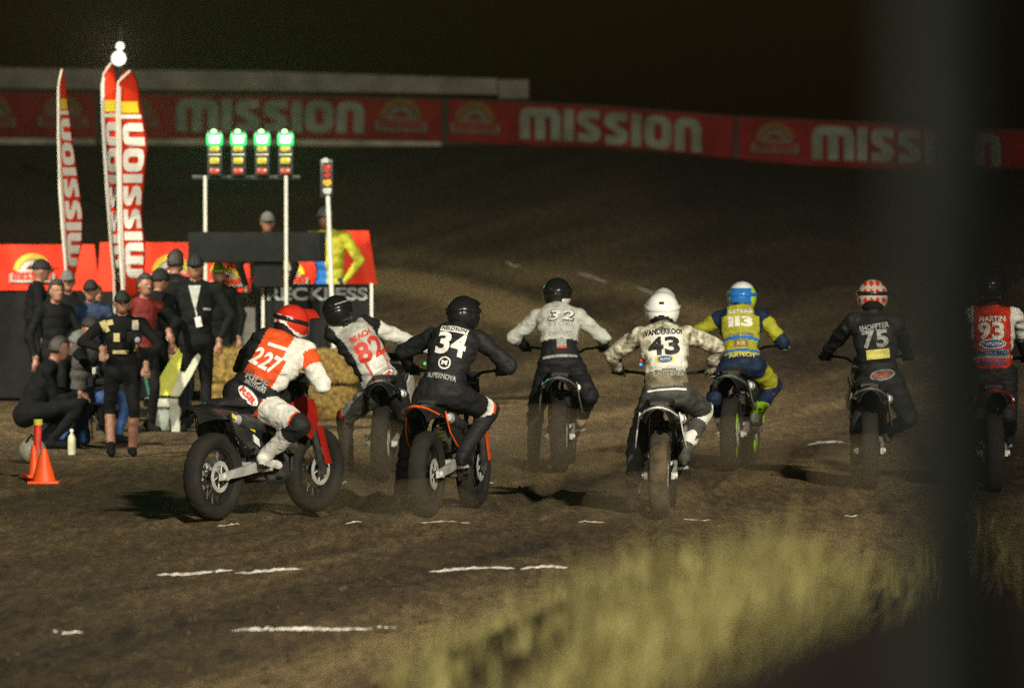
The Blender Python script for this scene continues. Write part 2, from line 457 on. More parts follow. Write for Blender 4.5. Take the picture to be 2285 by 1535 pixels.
def back_wall():
    w = empty('retaining_wall', P(1140, 330, WALL_Y))
    tag(w, 'long pale concrete wall along the top of the banked turn', 'wall')
    off = w.location
    mb = MB(); rows = [[], []]
    for px in range(-150, 2460, 30):
        t, b = wall_line(px)
        rows[0].append(P(px, t - 3, WALL_Y + .15) - off); rows[1].append(P(px, b + 26, WALL_Y + .15) - off)
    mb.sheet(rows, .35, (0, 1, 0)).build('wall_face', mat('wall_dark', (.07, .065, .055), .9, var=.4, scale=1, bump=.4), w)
    # pale upper course, broken off at its end post
    rows = [[], []]
    for px in list(range(-150, 1110, 30)) + [1109]:
        rows[0].append(P(px, np.interp(px, [-150, 60, 600, 1109], [148, 153, 160, 176]), WALL_Y + .9) - off)
        rows[1].append(P(px, np.interp(px, [-150, 60, 600, 1109], [196, 198, 203, 211]), WALL_Y + .9) - off)
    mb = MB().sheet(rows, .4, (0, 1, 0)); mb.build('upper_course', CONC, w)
    a, b = P(1112, 178, WALL_Y + .8) - off, P(1180, 221, WALL_Y + .8) - off
    MB().rbox(((a.x + b.x) / 2, a.y + .3, (a.z + b.z) / 2), (b.x - a.x, .6, a.z - b.z), .03).build('end_block', CONC, w)
    for x0, x1 in ((-150, 212), (226, 984)):
        rows = [[], []]
        for k in range(13):
            px = x0 + (x1 - x0) * k / 12; t, b = wall_line(px)
            rows[0].append(P(px, b + 3, WALL_Y - .1) - off); rows[1].append(P(px, b + 16, WALL_Y - .1) - off)
        MB().sheet(rows, .2, (0, 1, 0)).build('foot_strip', GREYP, w)
    rows = [[], []]
    for k in range(13):
        px = 1646 + (2300 - 1646) * k / 12; t, b = wall_line(px)
        rows[0].append(P(px, b + 8, WALL_Y - .1) - off); rows[1].append(P(px, b + 16, WALL_Y - .1) - off)
    MB().sheet(rows, .2, (0, 1, 0)).build('foot_strip', GREYP, w)
back_wall()
def emblem(par, o, u, v, s, mw, my, mr, th=.006, d=1):
    """sunrise arch over a white lozenge with the small name under it"""
    def arc(r0, r1, a0, a1, n=14):
        return [(r1 * math.cos(R(a0 + (a1 - a0) * k / n)), r1 * math.sin(R(a0 + (a1 - a0) * k / n))) for k in range(n + 1)] + [(r0 * math.cos(R(a1 + (a0 - a1) * k / n)), r0 * math.sin(R(a1 + (a0 - a1) * k / n))) for k in range(n + 1)]
    mb = MB(); mb.prism([(x * s, y * s) for x, y in arc(.56, .8, 8, 172)], o, u, v, th); mb.build('emblem_arch', my, par, False)
    mb = MB(); mb.prism([(x * s, y * s) for x, y in arc(.3, .52, 15, 165)], o, u, v, th)
    mb.prism([(-.95 * s, -.42 * s), (.95 * s, -.42 * s), (.95 * s, -.08 * s), (.5 * s, .12 * s), (-.5 * s, .12 * s), (-.95 * s, -.08 * s)], Vector(o), u, v, th * .7)
    mb.build('emblem_base', mw, par, False)
    n = Vector(u).cross(Vector(v)).normalized()
    tot, let = word_polys('mission'); mb = MB()
    for pl in let:
        for p in pl: mb.prism([((a / tot - .5) * 1.6 * s, (b - .5) * .34 * s - .16 * s) for a, b in p], Vector(o) + n * th * 1.2, u, v, th)
    mb.build('emblem_lettering', mr, par, False)
def far_banner(x0, x1, label, words, emblems, word_rows=(14, 98)):
    t0, b0 = wall_line((x0 + x1) / 2); ref = P((x0 + x1) / 2, b0, WALL_Y)
    r = empty('wall_banner', ref); tag(r, label, 'banner', 'banners along the back wall')
    rows = [[], []]; n = 40
    for k in range(n + 1):
        px = x0 + (x1 - x0) * k / n; t, b = wall_line(px); wv = .05 * math.sin(k * .9 + x0)
        rows[0].append(P(px, t, WALL_Y + wv * .3) - ref); rows[1].append(P(px, b, WALL_Y + wv) - ref)
    MB().sheet(rows, .02, (0, 1, 0)).build('banner_sheet', RED_FAR_DIM, r)
    def fn(a, b, w0, w1, r0, r1):
        px = w0 + (w1 - w0) * a; t, bt = wall_line(px); h = bt - t
        return P(px, t + h * (r1 + (r0 - r1) * b), WALL_Y - .07) - ref
    for w0, w1 in words: mission(r, WHT_FAR_DIM, None, None, None, 1, 1, fn=lambda a, b: fn(a, b, w0, w1, .1, .86))
    for ex, es in emblems:
        t, b = wall_line(ex); c = P(ex, t + (b - t) * .52, WALL_Y - .1) - ref
        emblem(r, c, Vector((1, 0, -.03)), Vector((0, 0, 1)), es, mat('far_pale', (.17, .14, .1), .8), mat('far_gold', (.17, .11, .03), .8), RED_FAR_DIM, .01)  # emblem colours dimmed the same way
far_banner(-140, 212, 'dim red wall banner at the far end behind the thin feather flag', [], [(140, .62), (-20, .62)])
far_banner(226, 985, 'long red wall banner with white block letters behind the green start lights', [(393, 812)], [(300, .6), (895, .66)])
far_banner(1000, 1636, 'middle red wall banner whose white letters fade into the dark', [(1160, 1565)], [(1060, .62)])
far_banner(1648, 2420, 'darkest red wall banner, nearest the blurred fence post', [(1812, 2230)], [(1730, .6)])
# ---------------------------------------------------------------- trackside things on the infield
BLK = mat('black_board', (.008, .008, .008), .9, var=.3, scale=6)
STEEL = mat('galvanised', (.55, .56, .52), .45, .6, var=.25, scale=9)
PALEP = mat('pale_paint', (.62, .62, .52), .5, var=.2, scale=9)
DKMET = mat('dark_metal', (.03, .03, .032), .45, .5, var=.3)

def barrier(x0, x1, Y, top, mid, label, skew=0, logo=None, tilt=8):
    """soft barrier: red cover on the leaning upper face, black skirt to the ground"""
    g0 = gz(*P((x0 + x1) / 2, 700, Y).xy)
    a, b = P(x0, top, Y), P(x1, top, Y); m = P(x0, mid, Y)
    w = b.x - a.x; ref = Vector((a.x, Y, g0)); r = empty('barrier', ref); tag(r, label, 'barrier', 'red and black barriers behind the start line')
    zt, zm = a.z - g0, m.z - g0; s = skew
    lean = .12
    mb = MB(); n = 10
    rows = []
    for j in range(5):
        t = j / 4; z = zm + (zt - zm) * t
        rows.append([Vector((w * i / n + s * (1 - t) * (i / n - .5) * 2, lean * t + .02 * math.sin(i * 1.3 + j), z)) for i in range(n + 1)])
    mb.sheet(rows, .05, (0, 1, 0)); mb.build('banner_cover', RED, r)
    MB().rbox((w / 2, .2, zm / 2 + .01), (w + .02, .36, zm - .03), .03).build('skirt', BLK, r)
    MB().rbox((w / 2, .3, (zt + zm) / 2), (w - .06, .2, zt - zm - .04), .03).build('foam_core', mat('foam', (.1, .09, .08), .8), r)
    if logo:
        for ex, ez, es in logo:
            c = P(ex, ez, Y); c = c - ref; c.y = lean * (c.z - zm) / (zt - zm) - .045
            emblem(r, c, (1, 0, 0), Vector((0, lean, zt - zm)).normalized(), es, WHT, YEL, RED, .012)
    return r
barrier(-70, 209, 70, 546, 648, 'red barrier cover behind the thinnest feather flag', .06, [(72, 608, .29)])
barrier(222, 428, 70, 541, 650, 'red barrier cover crossed by the two tall flags', .04, [(382, 610, .29)])
barrier(455, 556, 69, 588, 652, 'short red barrier between the suited man and the dark screen', .02, [(505, 625, .2)])
barrier(578, 708, 69, 584, 634, 'low red and white barrier under the black screen', .1, [(640, 618, .27)])
barrier(744, 822, 68, 515, 634, 'tall red barrier end beside the lone signal pole', .1, None)

def board(x0, x1, top, Y, label, text, ty, th):
    a, b = P(x0, top, Y), P(x1, top, Y); g0 = gz((a.x + b.x) / 2, Y); ref = Vector((a.x, Y, g0)); h = a.z - g0; w = b.x - a.x
    r = empty('advert_board', ref); tag(r, label, 'board')
    MB().rbox((w / 2, .03, h / 2), (w, .06, h), .01).build('panel', BLK, r)
    for x in (.02, w - .02): MB().rbox((x, -.012, h / 2), (.035, .04, h + .02), .006).build('frame_post', PALEP, r)
    mb = MB(); c = P((x0 + x1) / 2, ty, Y - .02) - ref
    flat_text(mb, text, c, (1, 0, 0), (0, 0, 1), w * .9, th, .0, .035)
    mb.build('lettering', mat('grey_print', (.2, .21, .2), .6, var=.3), r, False, False)
board(583, 833, 634, 66.6, 'black board with large grey lettering behind the rider numbered 82', 'RECKLESS', 656, .15)

# start lights ------------------------------------------------------------
GL = mat('green_lit', (.3, .9, .4), .4, emit=(.42, 1.0, .3), estr=3.0)
GHALO = mat('green_halo', (.02, .4, .1), .3, emit=(.01, 1.0, .16), estr=.75)  # self-glowing green for the halo painted round each lit lamp
AMB = mat('amber_lens', (.36, .32, .035), .25, emit=(.55, .5, .03), estr=.03, coat=.5)
REDL = mat('red_lens', (.3, .045, .025), .25, emit=(.6, .09, .03), estr=.03, coat=.5)
def lens_box(name, par, x, z, w, h, m, y=-.085):
    o = MB().rbox((x, y, z), (w, .08, h), .034).build(name, m, par); return o
GREEN_W = 60
def start_lights(Y=66.0):
    ref = P(550, 520, Y); ref.z = gz(ref.x, Y); r = empty('start_lights', ref)
    tag(r, 'start signal rig with four lit green lamps over a black screen', 'signal')
    Z = lambda py: P(550, py, Y).z - ref.z
    X = lambda px: P(px, 500, Y).x - ref.x
    for px, lo in ((459, 520), (640, 760)):
        z0 = Z(940) if px > 600 else Z(940)
        MB().tube([(X(px), .02 if px < 600 else -.06, 0), (X(px - 1), .02 if px < 600 else -.06, Z(392))], .022, 10).build('pole', PALEP, r)
        MB().rbox((X(px), .02 if px < 600 else -.06, .015), (.3, .3, .03), .008).build('base_plate', DKMET, r)
    MB().rbox(((X(459) + X(640)) / 2, .04, Z(396)), (X(640) - X(459) + .3, .05, .05), .008).build('crossbar', DKMET, r)
    for px in (480, 533, 586, 638):
        x = X(px)
        h = MB().rbox((x, 0, (Z(292) + Z(394)) / 2), (.17, .14, Z(292) - Z(394)), .012).build('lamp_housing', DKMET, r)
        lens_box('green_lamp', h, x, Z(312), .14, .105, GL)
        lens_box('halo_glow', h, x, Z(312), .19, .15, GHALO, -.075)  # wider glowing box added behind the lamp as its halo
        # small repeater bulb on its bracket above the lamp
        MB().ell((x - .01, -.07, Z(294)), (.033, .03, .026)).build('repeater_bulb', GL, h)
        lens_box('amber_lamp', h, x, Z(333), .125, .07, AMB)
        MB().rbox((x, -.09, Z(345.5)), (.14, .06, .018), .004).build('divider', STEEL, h)
        lens_box('amber_lamp', h, x, Z(359), .125, .085, AMB)
        lens_box('red_lamp', h, x, Z(382), .125, .075, REDL)
        # the lamp throws its beam down the straight, towards the riders' start
        l = bpy.data.lights.new('green_beam', 'SPOT'); l.energy = GREEN_W; l.color = (.05, 1, .28); l.shadow_soft_size = .05; l.spot_size = R(50); l.spot_blend = 1.0
        lo = bpy.data.objects.new('green_beam', l); COL.objects.link(lo); lo.parent = h; lo.location = (x, -.14, Z(312)); lo.rotation_euler = (R(90 + 4), 0, math.pi)
    # the dark screen slung between the poles
    MB().rbox(((X(420) + X(727)) / 2, -.02, (Z(518) + Z(584)) / 2), (X(727) - X(420), .05, Z(518) - Z(584)), .01).build('screen', BLK, r)
    MB().rbox(((X(560) + X(640)) / 2, .06, (Z(584) + Z(640)) / 2), (X(640) - X(575), .05, Z(584) - Z(640)), .01).build('control_box', BLK, r)
start_lights()
def signal_pole(Y=65.6):
    ref = P(745, 700, Y); ref.z = gz(ref.x, Y); r = empty('signal_pole', ref)
    tag(r, 'white leaning pole topped by an unlit red, amber and clear lamp stack', 'signal')
    q = lambda px, py: P(px, py, Y) - ref
    a, b = q(751, 935), q(732, 436)
    MB().tube([a, b], .026, 12).build('pole', mat('white_pole', (.72, .72, .66), .45, var=.15), r)
    MB().rbox((a.x, 0, a.z), (.3, .3, .04), .01).build('base_plate', DKMET, r)
    h = MB().rbox(q(729, 398) + Vector((0, .03, 0)), (.15, .1, .44), .03).build('lamp_housing', DKMET, r)
    for py, w, hh, m, nm in ((374, .1, .09, mat('red_lens_dim', (.33, .03, .02), .2, coat=.6), 'red_lamp'), (389, .1, .04, mat('red_lens_dim', (.3, .03, .02)), 'red_lamp'), (407, .11, .08, mat('amber_dim', (.5, .3, .03), .2, coat=.6), 'amber_lamp'), (425, .11, .075, mat('clear_dim', (.42, .46, .44), .15, coat=.6), 'clear_lamp')):
        c = q(731, py); MB().lathe([(0, -.045), (w * .4, -.04), (w * .5, -.02), (w * .5, .02)], c + Vector((0, -.03, 0)), (0, 1, 0), 18).build(nm, m, h)
        MB().rbox(c + Vector((0, -.055, hh * .55)), (w * 1.15, .08, .01), .003).build('hood', DKMET, h)
    MB().ell(q(727, 362), (.05, .05, .05)).build('finial', mat('clear_dim', (.42, .46, .44)), h)
signal_pole()

# floodlight mast in the distance -------------------------------------------
def light_mast(Y=118):
    ref = P(266, 300, Y); ref.z = gz(ref.x, Y); r = empty('floodlight_mast', ref)
    tag(r, 'thin dark mast with two glaring white floodlights above the flags', 'floodlight')
    q = lambda px, py: P(px, py, Y) - ref
    top = q(268, 92)
    MB().tube([(0, .1, 0), (top.x, .1, top.z + .3)], [.07, .045], 10).build('mast', DKMET, r)
    EM = mat('lamp_lit', (1, .98, .9), .3, emit=(1, .93, .74), estr=42)
    for px, py, s in ((265, 131, .125), (268, 104, .065)):
        c = q(px, py)
        h = MB().lathe([(s * 1.15, -.06), (s * 1.2, 0), (s * .9, .2), (s * .3, .26), (0, .26)], c, (0, 1, 0), 20).build('lamp_head', DKMET, r)
        MB().lathe([(0, -.05), (s * .6, -.045), (s, -.02), (s * 1.02, .0)], c, (0, 1, 0), 20).build('lit_lens', EM, h)
        MB().tube([c + Vector((0, .15, 0)), (top.x, .1, c.z)], .02, 8).build('bracket', DKMET, h)
        l = bpy.data.lights.new('mast_beam', 'SPOT'); l.energy = 1500 * s; l.color = WARM; l.shadow_soft_size = .1; l.spot_size = R(40); l.spot_blend = 1
        lo = bpy.data.objects.new('mast_beam', l); COL.objects.link(lo); lo.parent = h; lo.location = c + Vector((0, -.12, 0)); lo.rotation_euler = (R(92), 0, math.pi)
light_mast()

# feather flags ---------------------------------------------------------------
def feather(pole_px, sail_px, Y, label, yawdepth, lo, hi, gold=True):
    """pole_px: (px,py) up the pole; sail_px: free edge. Both are laid out at depth Y; the free edge swings away by yawdepth"""
    base = P(pole_px[0][0], 800, Y); base.z = gz(base.x, Y); r = empty('feather_flag', base); tag(r, label, 'flag', 'feather flags behind the crowd')
    yp = np.array([p[1] for p in pole_px]); xp = np.array([p[0] for p in pole_px]); ys = np.array([p[1] for p in sail_px]); xs = np.array([p[0] for p in sail_px])
    y1, y0 = max(ys.max(), 0), ys.min()
    PX = lambda py: float(np.interp(py, yp, xp)); SX = lambda py: float(np.interp(py, ys, xs))
    def pt(a, b, off=0):
        """a up the sail 0..1, b across 0..1"""
        py = y1 + (y0 - y1) * a; px = PX(py) + (SX(py) - PX(py)) * b
        return P(px, py, Y + yawdepth * b + .05 * math.sin(a * 11 + b * 2.5) * b - off) - base
    n = 44; rows = [[pt(i / n, j / 8) for j in range(9)] for i in range(n + 1)]
    o = MB().sheet(rows).build('sail', RED, r)
    so_ = o.modifiers.new('thick', 'SOLIDIFY'); so_.thickness = .004
    # pole from the ground up the luff and over the tip
    pts = [Vector((0, 0, 0))] + [P(PX(py) - 1.2, py, Y) - base for py in np.linspace(yp.max(), yp.min(), 24)]
    MB().tube(pts, [.016] * 14 + [.012] * 11, 8).build('pole', PALEP, r)
    MB().sheet([[pt(i / n, j * .035 - .01, .012) for j in range(5)] for i in range(int(n * .97))]).build('pole_sleeve', WHT, r)
    MB().lathe([(.0, .05), (.2, .05), (.24, 0), (.24, -.02), (0, -.02)], (0, 0, .02), (0, 0, 1), 20).build('weight_base', DKMET, r)
    mission(r, WHT, None, None, None, 1, 1, fn=lambda a, b: pt(lo + (hi - lo) * a, .92 - .74 * b, .012))
    if gold:
        mb = MB(); mb.sheet([[pt(hi + .045 + .05 * k / 4, .15 + .7 * j / 6, .012) for j in range(7)] for k in range(5)]); mb.build('gold_emblem', YEL, r, fix=False)
        mb = MB(); mb.sheet([[pt(hi + .02 + .018 * k / 2, .12 + .8 * j / 6, .012) for j in range(7)] for k in range(3)]); mb.build('white_stripe', WHT, r, fix=False)
feather([(139, 155), (131, 190), (131, 300), (134, 420), (141, 520), (148, 600), (150, 700)], [(141, 153), (149, 200), (160, 300), (176, 400), (186, 480), (184, 540), (172, 596), (166, 622)], 66, 'thinnest red feather flag, standing apart from the tall pair', .5, .06, .76)
feather([(250, 140), (236, 150), (228, 185), (229, 260), (236, 380), (247, 520), (256, 620), (258, 720)], [(252, 139), (262, 190), (263, 260), (266, 380), (268, 520), (269, 600), (270, 655)], 66.5, 'rear tall feather flag half hidden by its twin', .1, .05, .74)
feather([(292, 158), (275, 160), (264, 185), (262, 240), (264, 400), (268, 540), (274, 640), (276, 740)], [(294, 159), (307, 180), (318, 250), (329, 320), (322, 400), (317, 480), (325, 560), (322, 620), (300, 665)], 65.6, 'front tall feather flag with its sail turned to the camera', .3, .09, .77)

# straw bales --------------------------------------------------------------------
STRAW = mat('straw', (.17, .112, .03), .85, var=.55, scale=18, bump=1.0, bscale=50)
def bale(x, y, z, rz, label, dims=(.9, .46, .4), seed=0):
    rnd = random.Random(seed); r = empty('straw_bale', (x, y, z), (rnd.uniform(-.03, .03), rnd.uniform(-.03, .03), rz)); tag(r, label, 'straw bale', 'straw bales behind the start line')
    bm = bmesh.new(); bmesh.ops.create_cube(bm, size=1); bmesh.ops.subdivide_edges(bm, edges=bm.edges, cuts=9, use_grid_fill=True)
    for v in bm.verts:
        c = v.co; p = 1 - .12 * max(0, (abs(c.x * 2) ** 8 + abs(c.y * 2) ** 8 + abs(c.z * 2) ** 8) - 1) / 2
        n = mnoise.noise(c * 5 + Vector((seed * 3.1, 0, 0))) * .05
        groove = -.03 if (abs(abs(c.x) - .22) < .03) else 0
        v.co = Vector((c.x * dims[0] * p, c.y * dims[1] * (p + n + groove), (c.z * (p + n + groove) + .48) * dims[2]))
    me = bpy.data.meshes.new('straw_body'); bm.to_mesh(me); bm.free(); me.materials.append(STRAW); me.polygons.foreach_set('use_smooth', [True] * len(me.polygons))
    link('straw_body', me, r)
    mb = MB()
    for k in range(260):
        f = rnd.choice((0, 1, 2, 3)); a, b = rnd.uniform(-.5, .5), rnd.uniform(-.5, .5)
        p = Vector((a * dims[0], -dims[1] * .49, (b + .5) * dims[2])) if f < 2 else (Vector((a * dims[0], b * dims[1], dims[2] * .97)) if f == 2 else Vector((dims[0] * .49 * rnd.choice((-1, 1)), a * dims[1], (b + .5) * dims[2])))
        d = Vector((rnd.gauss(0, 1), rnd.gauss(-.4, .6), rnd.gauss(0, .6))).normalized() * rnd.uniform(.04, .12)
        w = Vector((rnd.uniform(-1, 1), 0, rnd.uniform(-1, 1))).normalized() * .004
        mb.add([p - d * .3, p - d * .3 + w, p + d + w, p + d], [(0, 1, 2, 3)])
    o = mb.build('loose_straw', STRAW, r, False, False); o['kind'] = 'stuff'
    for sx in (-.22, .22):
        z1 = dims[2] * .955; y1 = dims[1] * .475
        MB().tube([(sx * dims[0], -y1, .02), (sx * dims[0], -y1, z1), (sx * dims[0], y1, z1), (sx * dims[0], y1, .02)], .004, 5).build('twine', mat('twine', (.5, .3, .06), .7), r)
def bx(px, Y): return P(px, 800, Y).x
for i, (px, Y, lv, rz, lab) in enumerate([(545, 64.6, 0, .1, 'lower straw bale behind the left arm of the rider numbered 227'), (548, 64.6, 1, -.05, 'upper straw bale behind the left arm of the rider numbered 227'), (700, 64.0, 0, .35, 'lower straw bale between the riders numbered 227 and 82'), (712, 64.0, 1, .2, 'upper straw bale between the riders numbered 227 and 82')]):
    x = bx(px, Y); bale(x, Y, gz(x, Y) + .39 * lv, rz, lab, seed=i)

# orange cones -------------------------------------------------------------------
ORG = mat('cone_orange', (.85, .085, .008), .5, var=.15, scale=8)
def cone(px, py, h, lab, collar=False):
    p = hit_ground(px, py); r = empty('traffic_cone', p); tag(r, lab, 'cone')
    k = h / .3
    MB().rbox((0, 0, .012 * k), (.27 * k, .27 * k, .024 * k), .01).build('base', ORG, r)
    MB().lathe([(.105 * k, .02 * k), (.1 * k, .035 * k), (.028 * k, .285 * k), (.022 * k, .3 * k), (.014 * k, .298 * k), (.01 * k, .25 * k)], (0, 0, 0), (0, 0, 1), 28).build('cone_body', ORG, r)
cone(98, 1079, .3, 'small orange traffic cone at the edge of the dirt beside the crew')
def delineator():
    p = hit_ground(76, 1066); r = empty('marker_post', p); tag(r, 'slim orange marker post with a yellow top beside the cone', 'post')
    MB().rbox((0, 0, .015), (.22, .22, .03), .01).build('base', ORG, r)
    MB().tube([(0, 0, .02), (0, 0, .22), (.005, 0, .28)], [.05, .032, .028], 14).build('post', ORG, r)
    MB().tube([(.03, 0, .25), (.035, 0, .46)], .034, 14).build('red_sleeve', mat('marker_red', (.6, .03, .015), .5), r)
    MB().tube([(.035, 0, .46), (.035, 0, .51)], .04, 14).build('yellow_top', mat('marker_yellow', (.55, .5, .05), .5), r)
delineator()
def equipment_case():
    p = hit_ground(72, 1035); r = empty('equipment_bag', p); tag(r, 'pale grey rounded bag lying behind the orange marker post', 'bag')
    MB().ell((0, 0, .12), (.13, .11, .12)).build('bag_body', mat('bag_grey', (.22, .22, .17), .8, bump=.5), r)
    MB().tube([(-.05, -.07, .2), (0, -.09, .27), (.05, -.07, .2)], .012, 8).build('handle', BLK, r)
equipment_case()

# crate with folded boards in it ----------------------------------------------------
def folded_stand(Y=60.5):
    p = P(370, 900, Y); p.z = gz(p.x, Y); r = empty('board_stand', p); tag(r, 'grey plastic stand holding splayed yellow and pale boards beside the standing photographer', 'stand')
    q = lambda px, py, dy=0: P(px, py, Y + dy) - p
    GP = mat('grey_plastic', (.17, .19, .16), .6, var=.25)
    GL_ = mat('light_plastic', (.3, .31, .25), .6, var=.25)
    def plate(pts, dy, th, m, nm):
        mb = MB(); n = len(pts); a = [q(x, y, dy) for x, y in pts]
        mb.add(a + [v + Vector((0, th, 0)) for v in a], [tuple(range(n))[::-1], tuple(range(n, 2 * n))] + [(i, (i + 1) % n, (i + 1) % n + n, i + n) for i in range(n)]); mb.build(nm, m, r, False)
    a, b = q(330, 985), q(405, 908)
    MB().rbox(((a.x + b.x) / 2, .1, b.z / 2), (b.x - a.x, .35, b.z), .03).build('crate', GP, r)
    MB().rbox((q(360, 898).x, .08, q(360, 898).z), (.36, .4, .09), .02).build('crate_rim', GL_, r)
    plate([(377, 905), (400, 905), (402, 980), (394, 996), (386, 990)], -.14, .05, GL_, 'leg')
    plate([(352, 882), (352, 850), (378, 805), (404, 768), (410, 770), (402, 822), (382, 882)], -.06, .02, mat('board_yellow', (.42, .44, .04), .55, var=.2), 'yellow_board')
    plate([(380, 884), (400, 826), (412, 832), (432, 800), (450, 776), (454, 778), (444, 806), (428, 838), (400, 884)], -.03, .02, mat('board_pale', (.4, .41, .3), .6, var=.25), 'pale_board')
    plate([(352, 884), (336, 818), (340, 816), (358, 880)], .02, .02, mat('board_pale', (.4, .41, .3)), 'pale_board')
    plate([(318, 830), (336, 822), (350, 878), (330, 882)], .08, .02, mat('board_green', (.01, .13, .07), .6), 'green_board')
folded_stand()

def stanchion():
    Y = 66.9; p = P(558, 700, Y); p.z = gz(p.x, Y); r = empty('upright_panel', p); tag(r, 'narrow pale grey upright panel between the official and the lettered board', 'panel')
    h = P(558, 652, Y).z - p.z
    MB().rbox((0, 0, h / 2), (.13, .05, h), .008).build('panel_sheet', mat('panel_grey', (.27, .26, .22), .75, var=.5, scale=5, bump=.5), r)
    MB().tube([(-.075, -.02, 0), (-.075, -.02, h + .02)], .012, 8).build('panel_post', mat('panel_blue', (.16, .25, .26), .5), r)
stanchion()
# ---------------------------------------------------------------- race motorcycles
TYRE = mat('tyre_rubber', (.011, .0105, .0095), .8, var=.45, scale=10, rgb2=(.022, .019, .014), bump=.4, bscale=40)
ALU = mat('aluminium', (.6, .6, .55), .36, .45, var=.25, scale=8)
DARKALU = mat('dark_aluminium', (.07, .07, .066), .42, .5, var=.3)
RIMD = mat('rim_dark', (.02, .02, .02), .4, .3, var=.3)
SPK = mat('spoke_steel', (.06, .06, .055), .5, .5)
TYRE_MUD = mat('tyre_muddy', (.075, .058, .034), .9, var=.5, scale=9, rgb2=(.03, .024, .015), bump=.6, bscale=40)
ENGM = mat('engine_metal', (.14, .14, .13), .5, .7, var=.4, scale=12)
FRM = mat('frame_paint', (.02, .02, .02), .4, var=.3)
SEATM = mat('seat_vinyl', (.012, .012, .012), .6, var=.3, bump=.3)
CARB = mat('carbon_muffler', (.06, .06, .06), .35, .4)
RUB = mat('rubber', (.01, .01, .01), .7)
RWH = .335
WB = 1.40
def tyre_mesh(width):
    mb = MB(); n = 84; Ro = RWH; w = width / 2
    prof = [(Ro - .115, -w * .62), (Ro - .09, -w * .86), (Ro - .055, -w), (Ro - .03, -w * .96), (Ro - .014, -w * .78), (Ro - .004, -w * .45), (Ro, -w * .14), (Ro, w * .14), (Ro - .004, w * .45), (Ro - .014, w * .78), (Ro - .03, w * .96), (Ro - .055, w), (Ro - .09, w * .86), (Ro - .115, w * .62)]
    m = len(prof)
    vs = []
    for k in range(n):
        a = 2 * math.pi * k / n
        for j, (r, h) in enumerate(prof):
            # blocks: lugs raised in a staggered pattern, cut 7 mm deep
            if 3 <= j <= 10:
                lug = ((k + (2 if j in (5, 6) or j in (9, 10) else 0)) % 4) < 3
                r = r if lug else r - .008
            vs.append((h, r * math.cos(a), r * math.sin(a)))
    fs = [(k * m + j, k * m + j + 1, ((k + 1) % n) * m + j + 1, ((k + 1) % n) * m + j) for k in range(n) for j in range(m - 1)]
    return mb.add(vs, fs).mesh('tyre', TYRE, True)
def rim_mesh():
    r = RWH - .115
    return MB().lathe([(r + .006, -.047), (r + .012, -.05), (r + .012, -.04), (r - .012, -.03), (r - .022, 0), (r - .012, .03), (r + .012, .04), (r + .012, .05), (r + .006, .047)], (0, 0, 0), (1, 0, 0), 48).mesh('rim', RIMD)
def spoke_mesh():
    mb = MB()
    for k in range(32):
        a = 2 * math.pi * k / 32; b = a + (.32 if k % 4 < 2 else -.32); sx = .03 if k % 2 else -.03
        mb.tube([(sx, .04 * math.cos(b), .04 * math.sin(b)), (sx * .2, (RWH - .13) * math.cos(a), (RWH - .13) * math.sin(a))], .0022, 4, False)
    return mb.mesh('spokes', SPK)
ME = {}
ME['tyre_r'] = tyre_mesh(.145); ME['tyre_f'] = tyre_mesh(.135); ME['rim'] = rim_mesh(); ME['spokes'] = spoke_mesh()
ME['hub'] = MB().lathe([(0, -.06), (.02, -.06), (.022, -.045), (.045, -.04), (.03, -.02), (.03, .02), (.045, .04), (.022, .045), (.02, .06), (0, .06)], (0, 0, 0), (1, 0, 0), 20).mesh('hub', DARKALU)
def disc(r0, r1):
    mb = MB().lathe([(r0, -.002), (r1, -.002), (r1, .002), (r0, .002)], (0, 0, 0), (1, 0, 0), 36, True)
    for k in range(6):
        a = k * math.pi / 3; mb.tube([(0, .03 * math.cos(a), .03 * math.sin(a)), (0, (r0 + .004) * math.cos(a + .3), (r0 + .004) * math.sin(a + .3))], .006, 5)
    return mb
ME['brake_disc'] = disc(.085, .12).mesh('brake_disc', ALU)
def sprocket():
    mb = MB(); n = 44
    pr = [(.098 if k % 2 else .107) for k in range(n * 2)]
    po = [(pr[k] * math.cos(math.pi * k / n), pr[k] * math.sin(math.pi * k / n)) for k in range(n * 2)]
    pi = [(.075 * math.cos(math.pi * k / n), .075 * math.sin(math.pi * k / n)) for k in range(n * 2)]
    vs = [(-.002, *p) for p in po] + [(-.002, *p) for p in pi] + [(.002, *p) for p in po] + [(.002, *p) for p in pi]; N = 2 * n
    fs = []
    for k in range(N):
        j = (k + 1) % N; fs += [(k, j, N + j, N + k), (2 * N + k, 3 * N + k, 3 * N + j, 2 * N + j), (k, 2 * N + k, 2 * N + j, j), (N + k, N + j, 3 * N + j, 3 * N + k)]
    mb.add(vs, fs)
    for k in range(5):
        a = k * math.pi * .4; mb.tube([(0, .03 * math.cos(a), .03 * math.sin(a)), (0, .08 * math.cos(a), .08 * math.sin(a))], .007, 5)
    return mb.mesh('sprocket', ALU)
ME['sprocket'] = sprocket()
AX_R = Vector((0, 0, RWH)); AX_F = Vector((0, WB, RWH)); PIV = Vector((0, .56, .40))
HEAD = Vector((0, 1.06, .93)); RAKE = R(25)
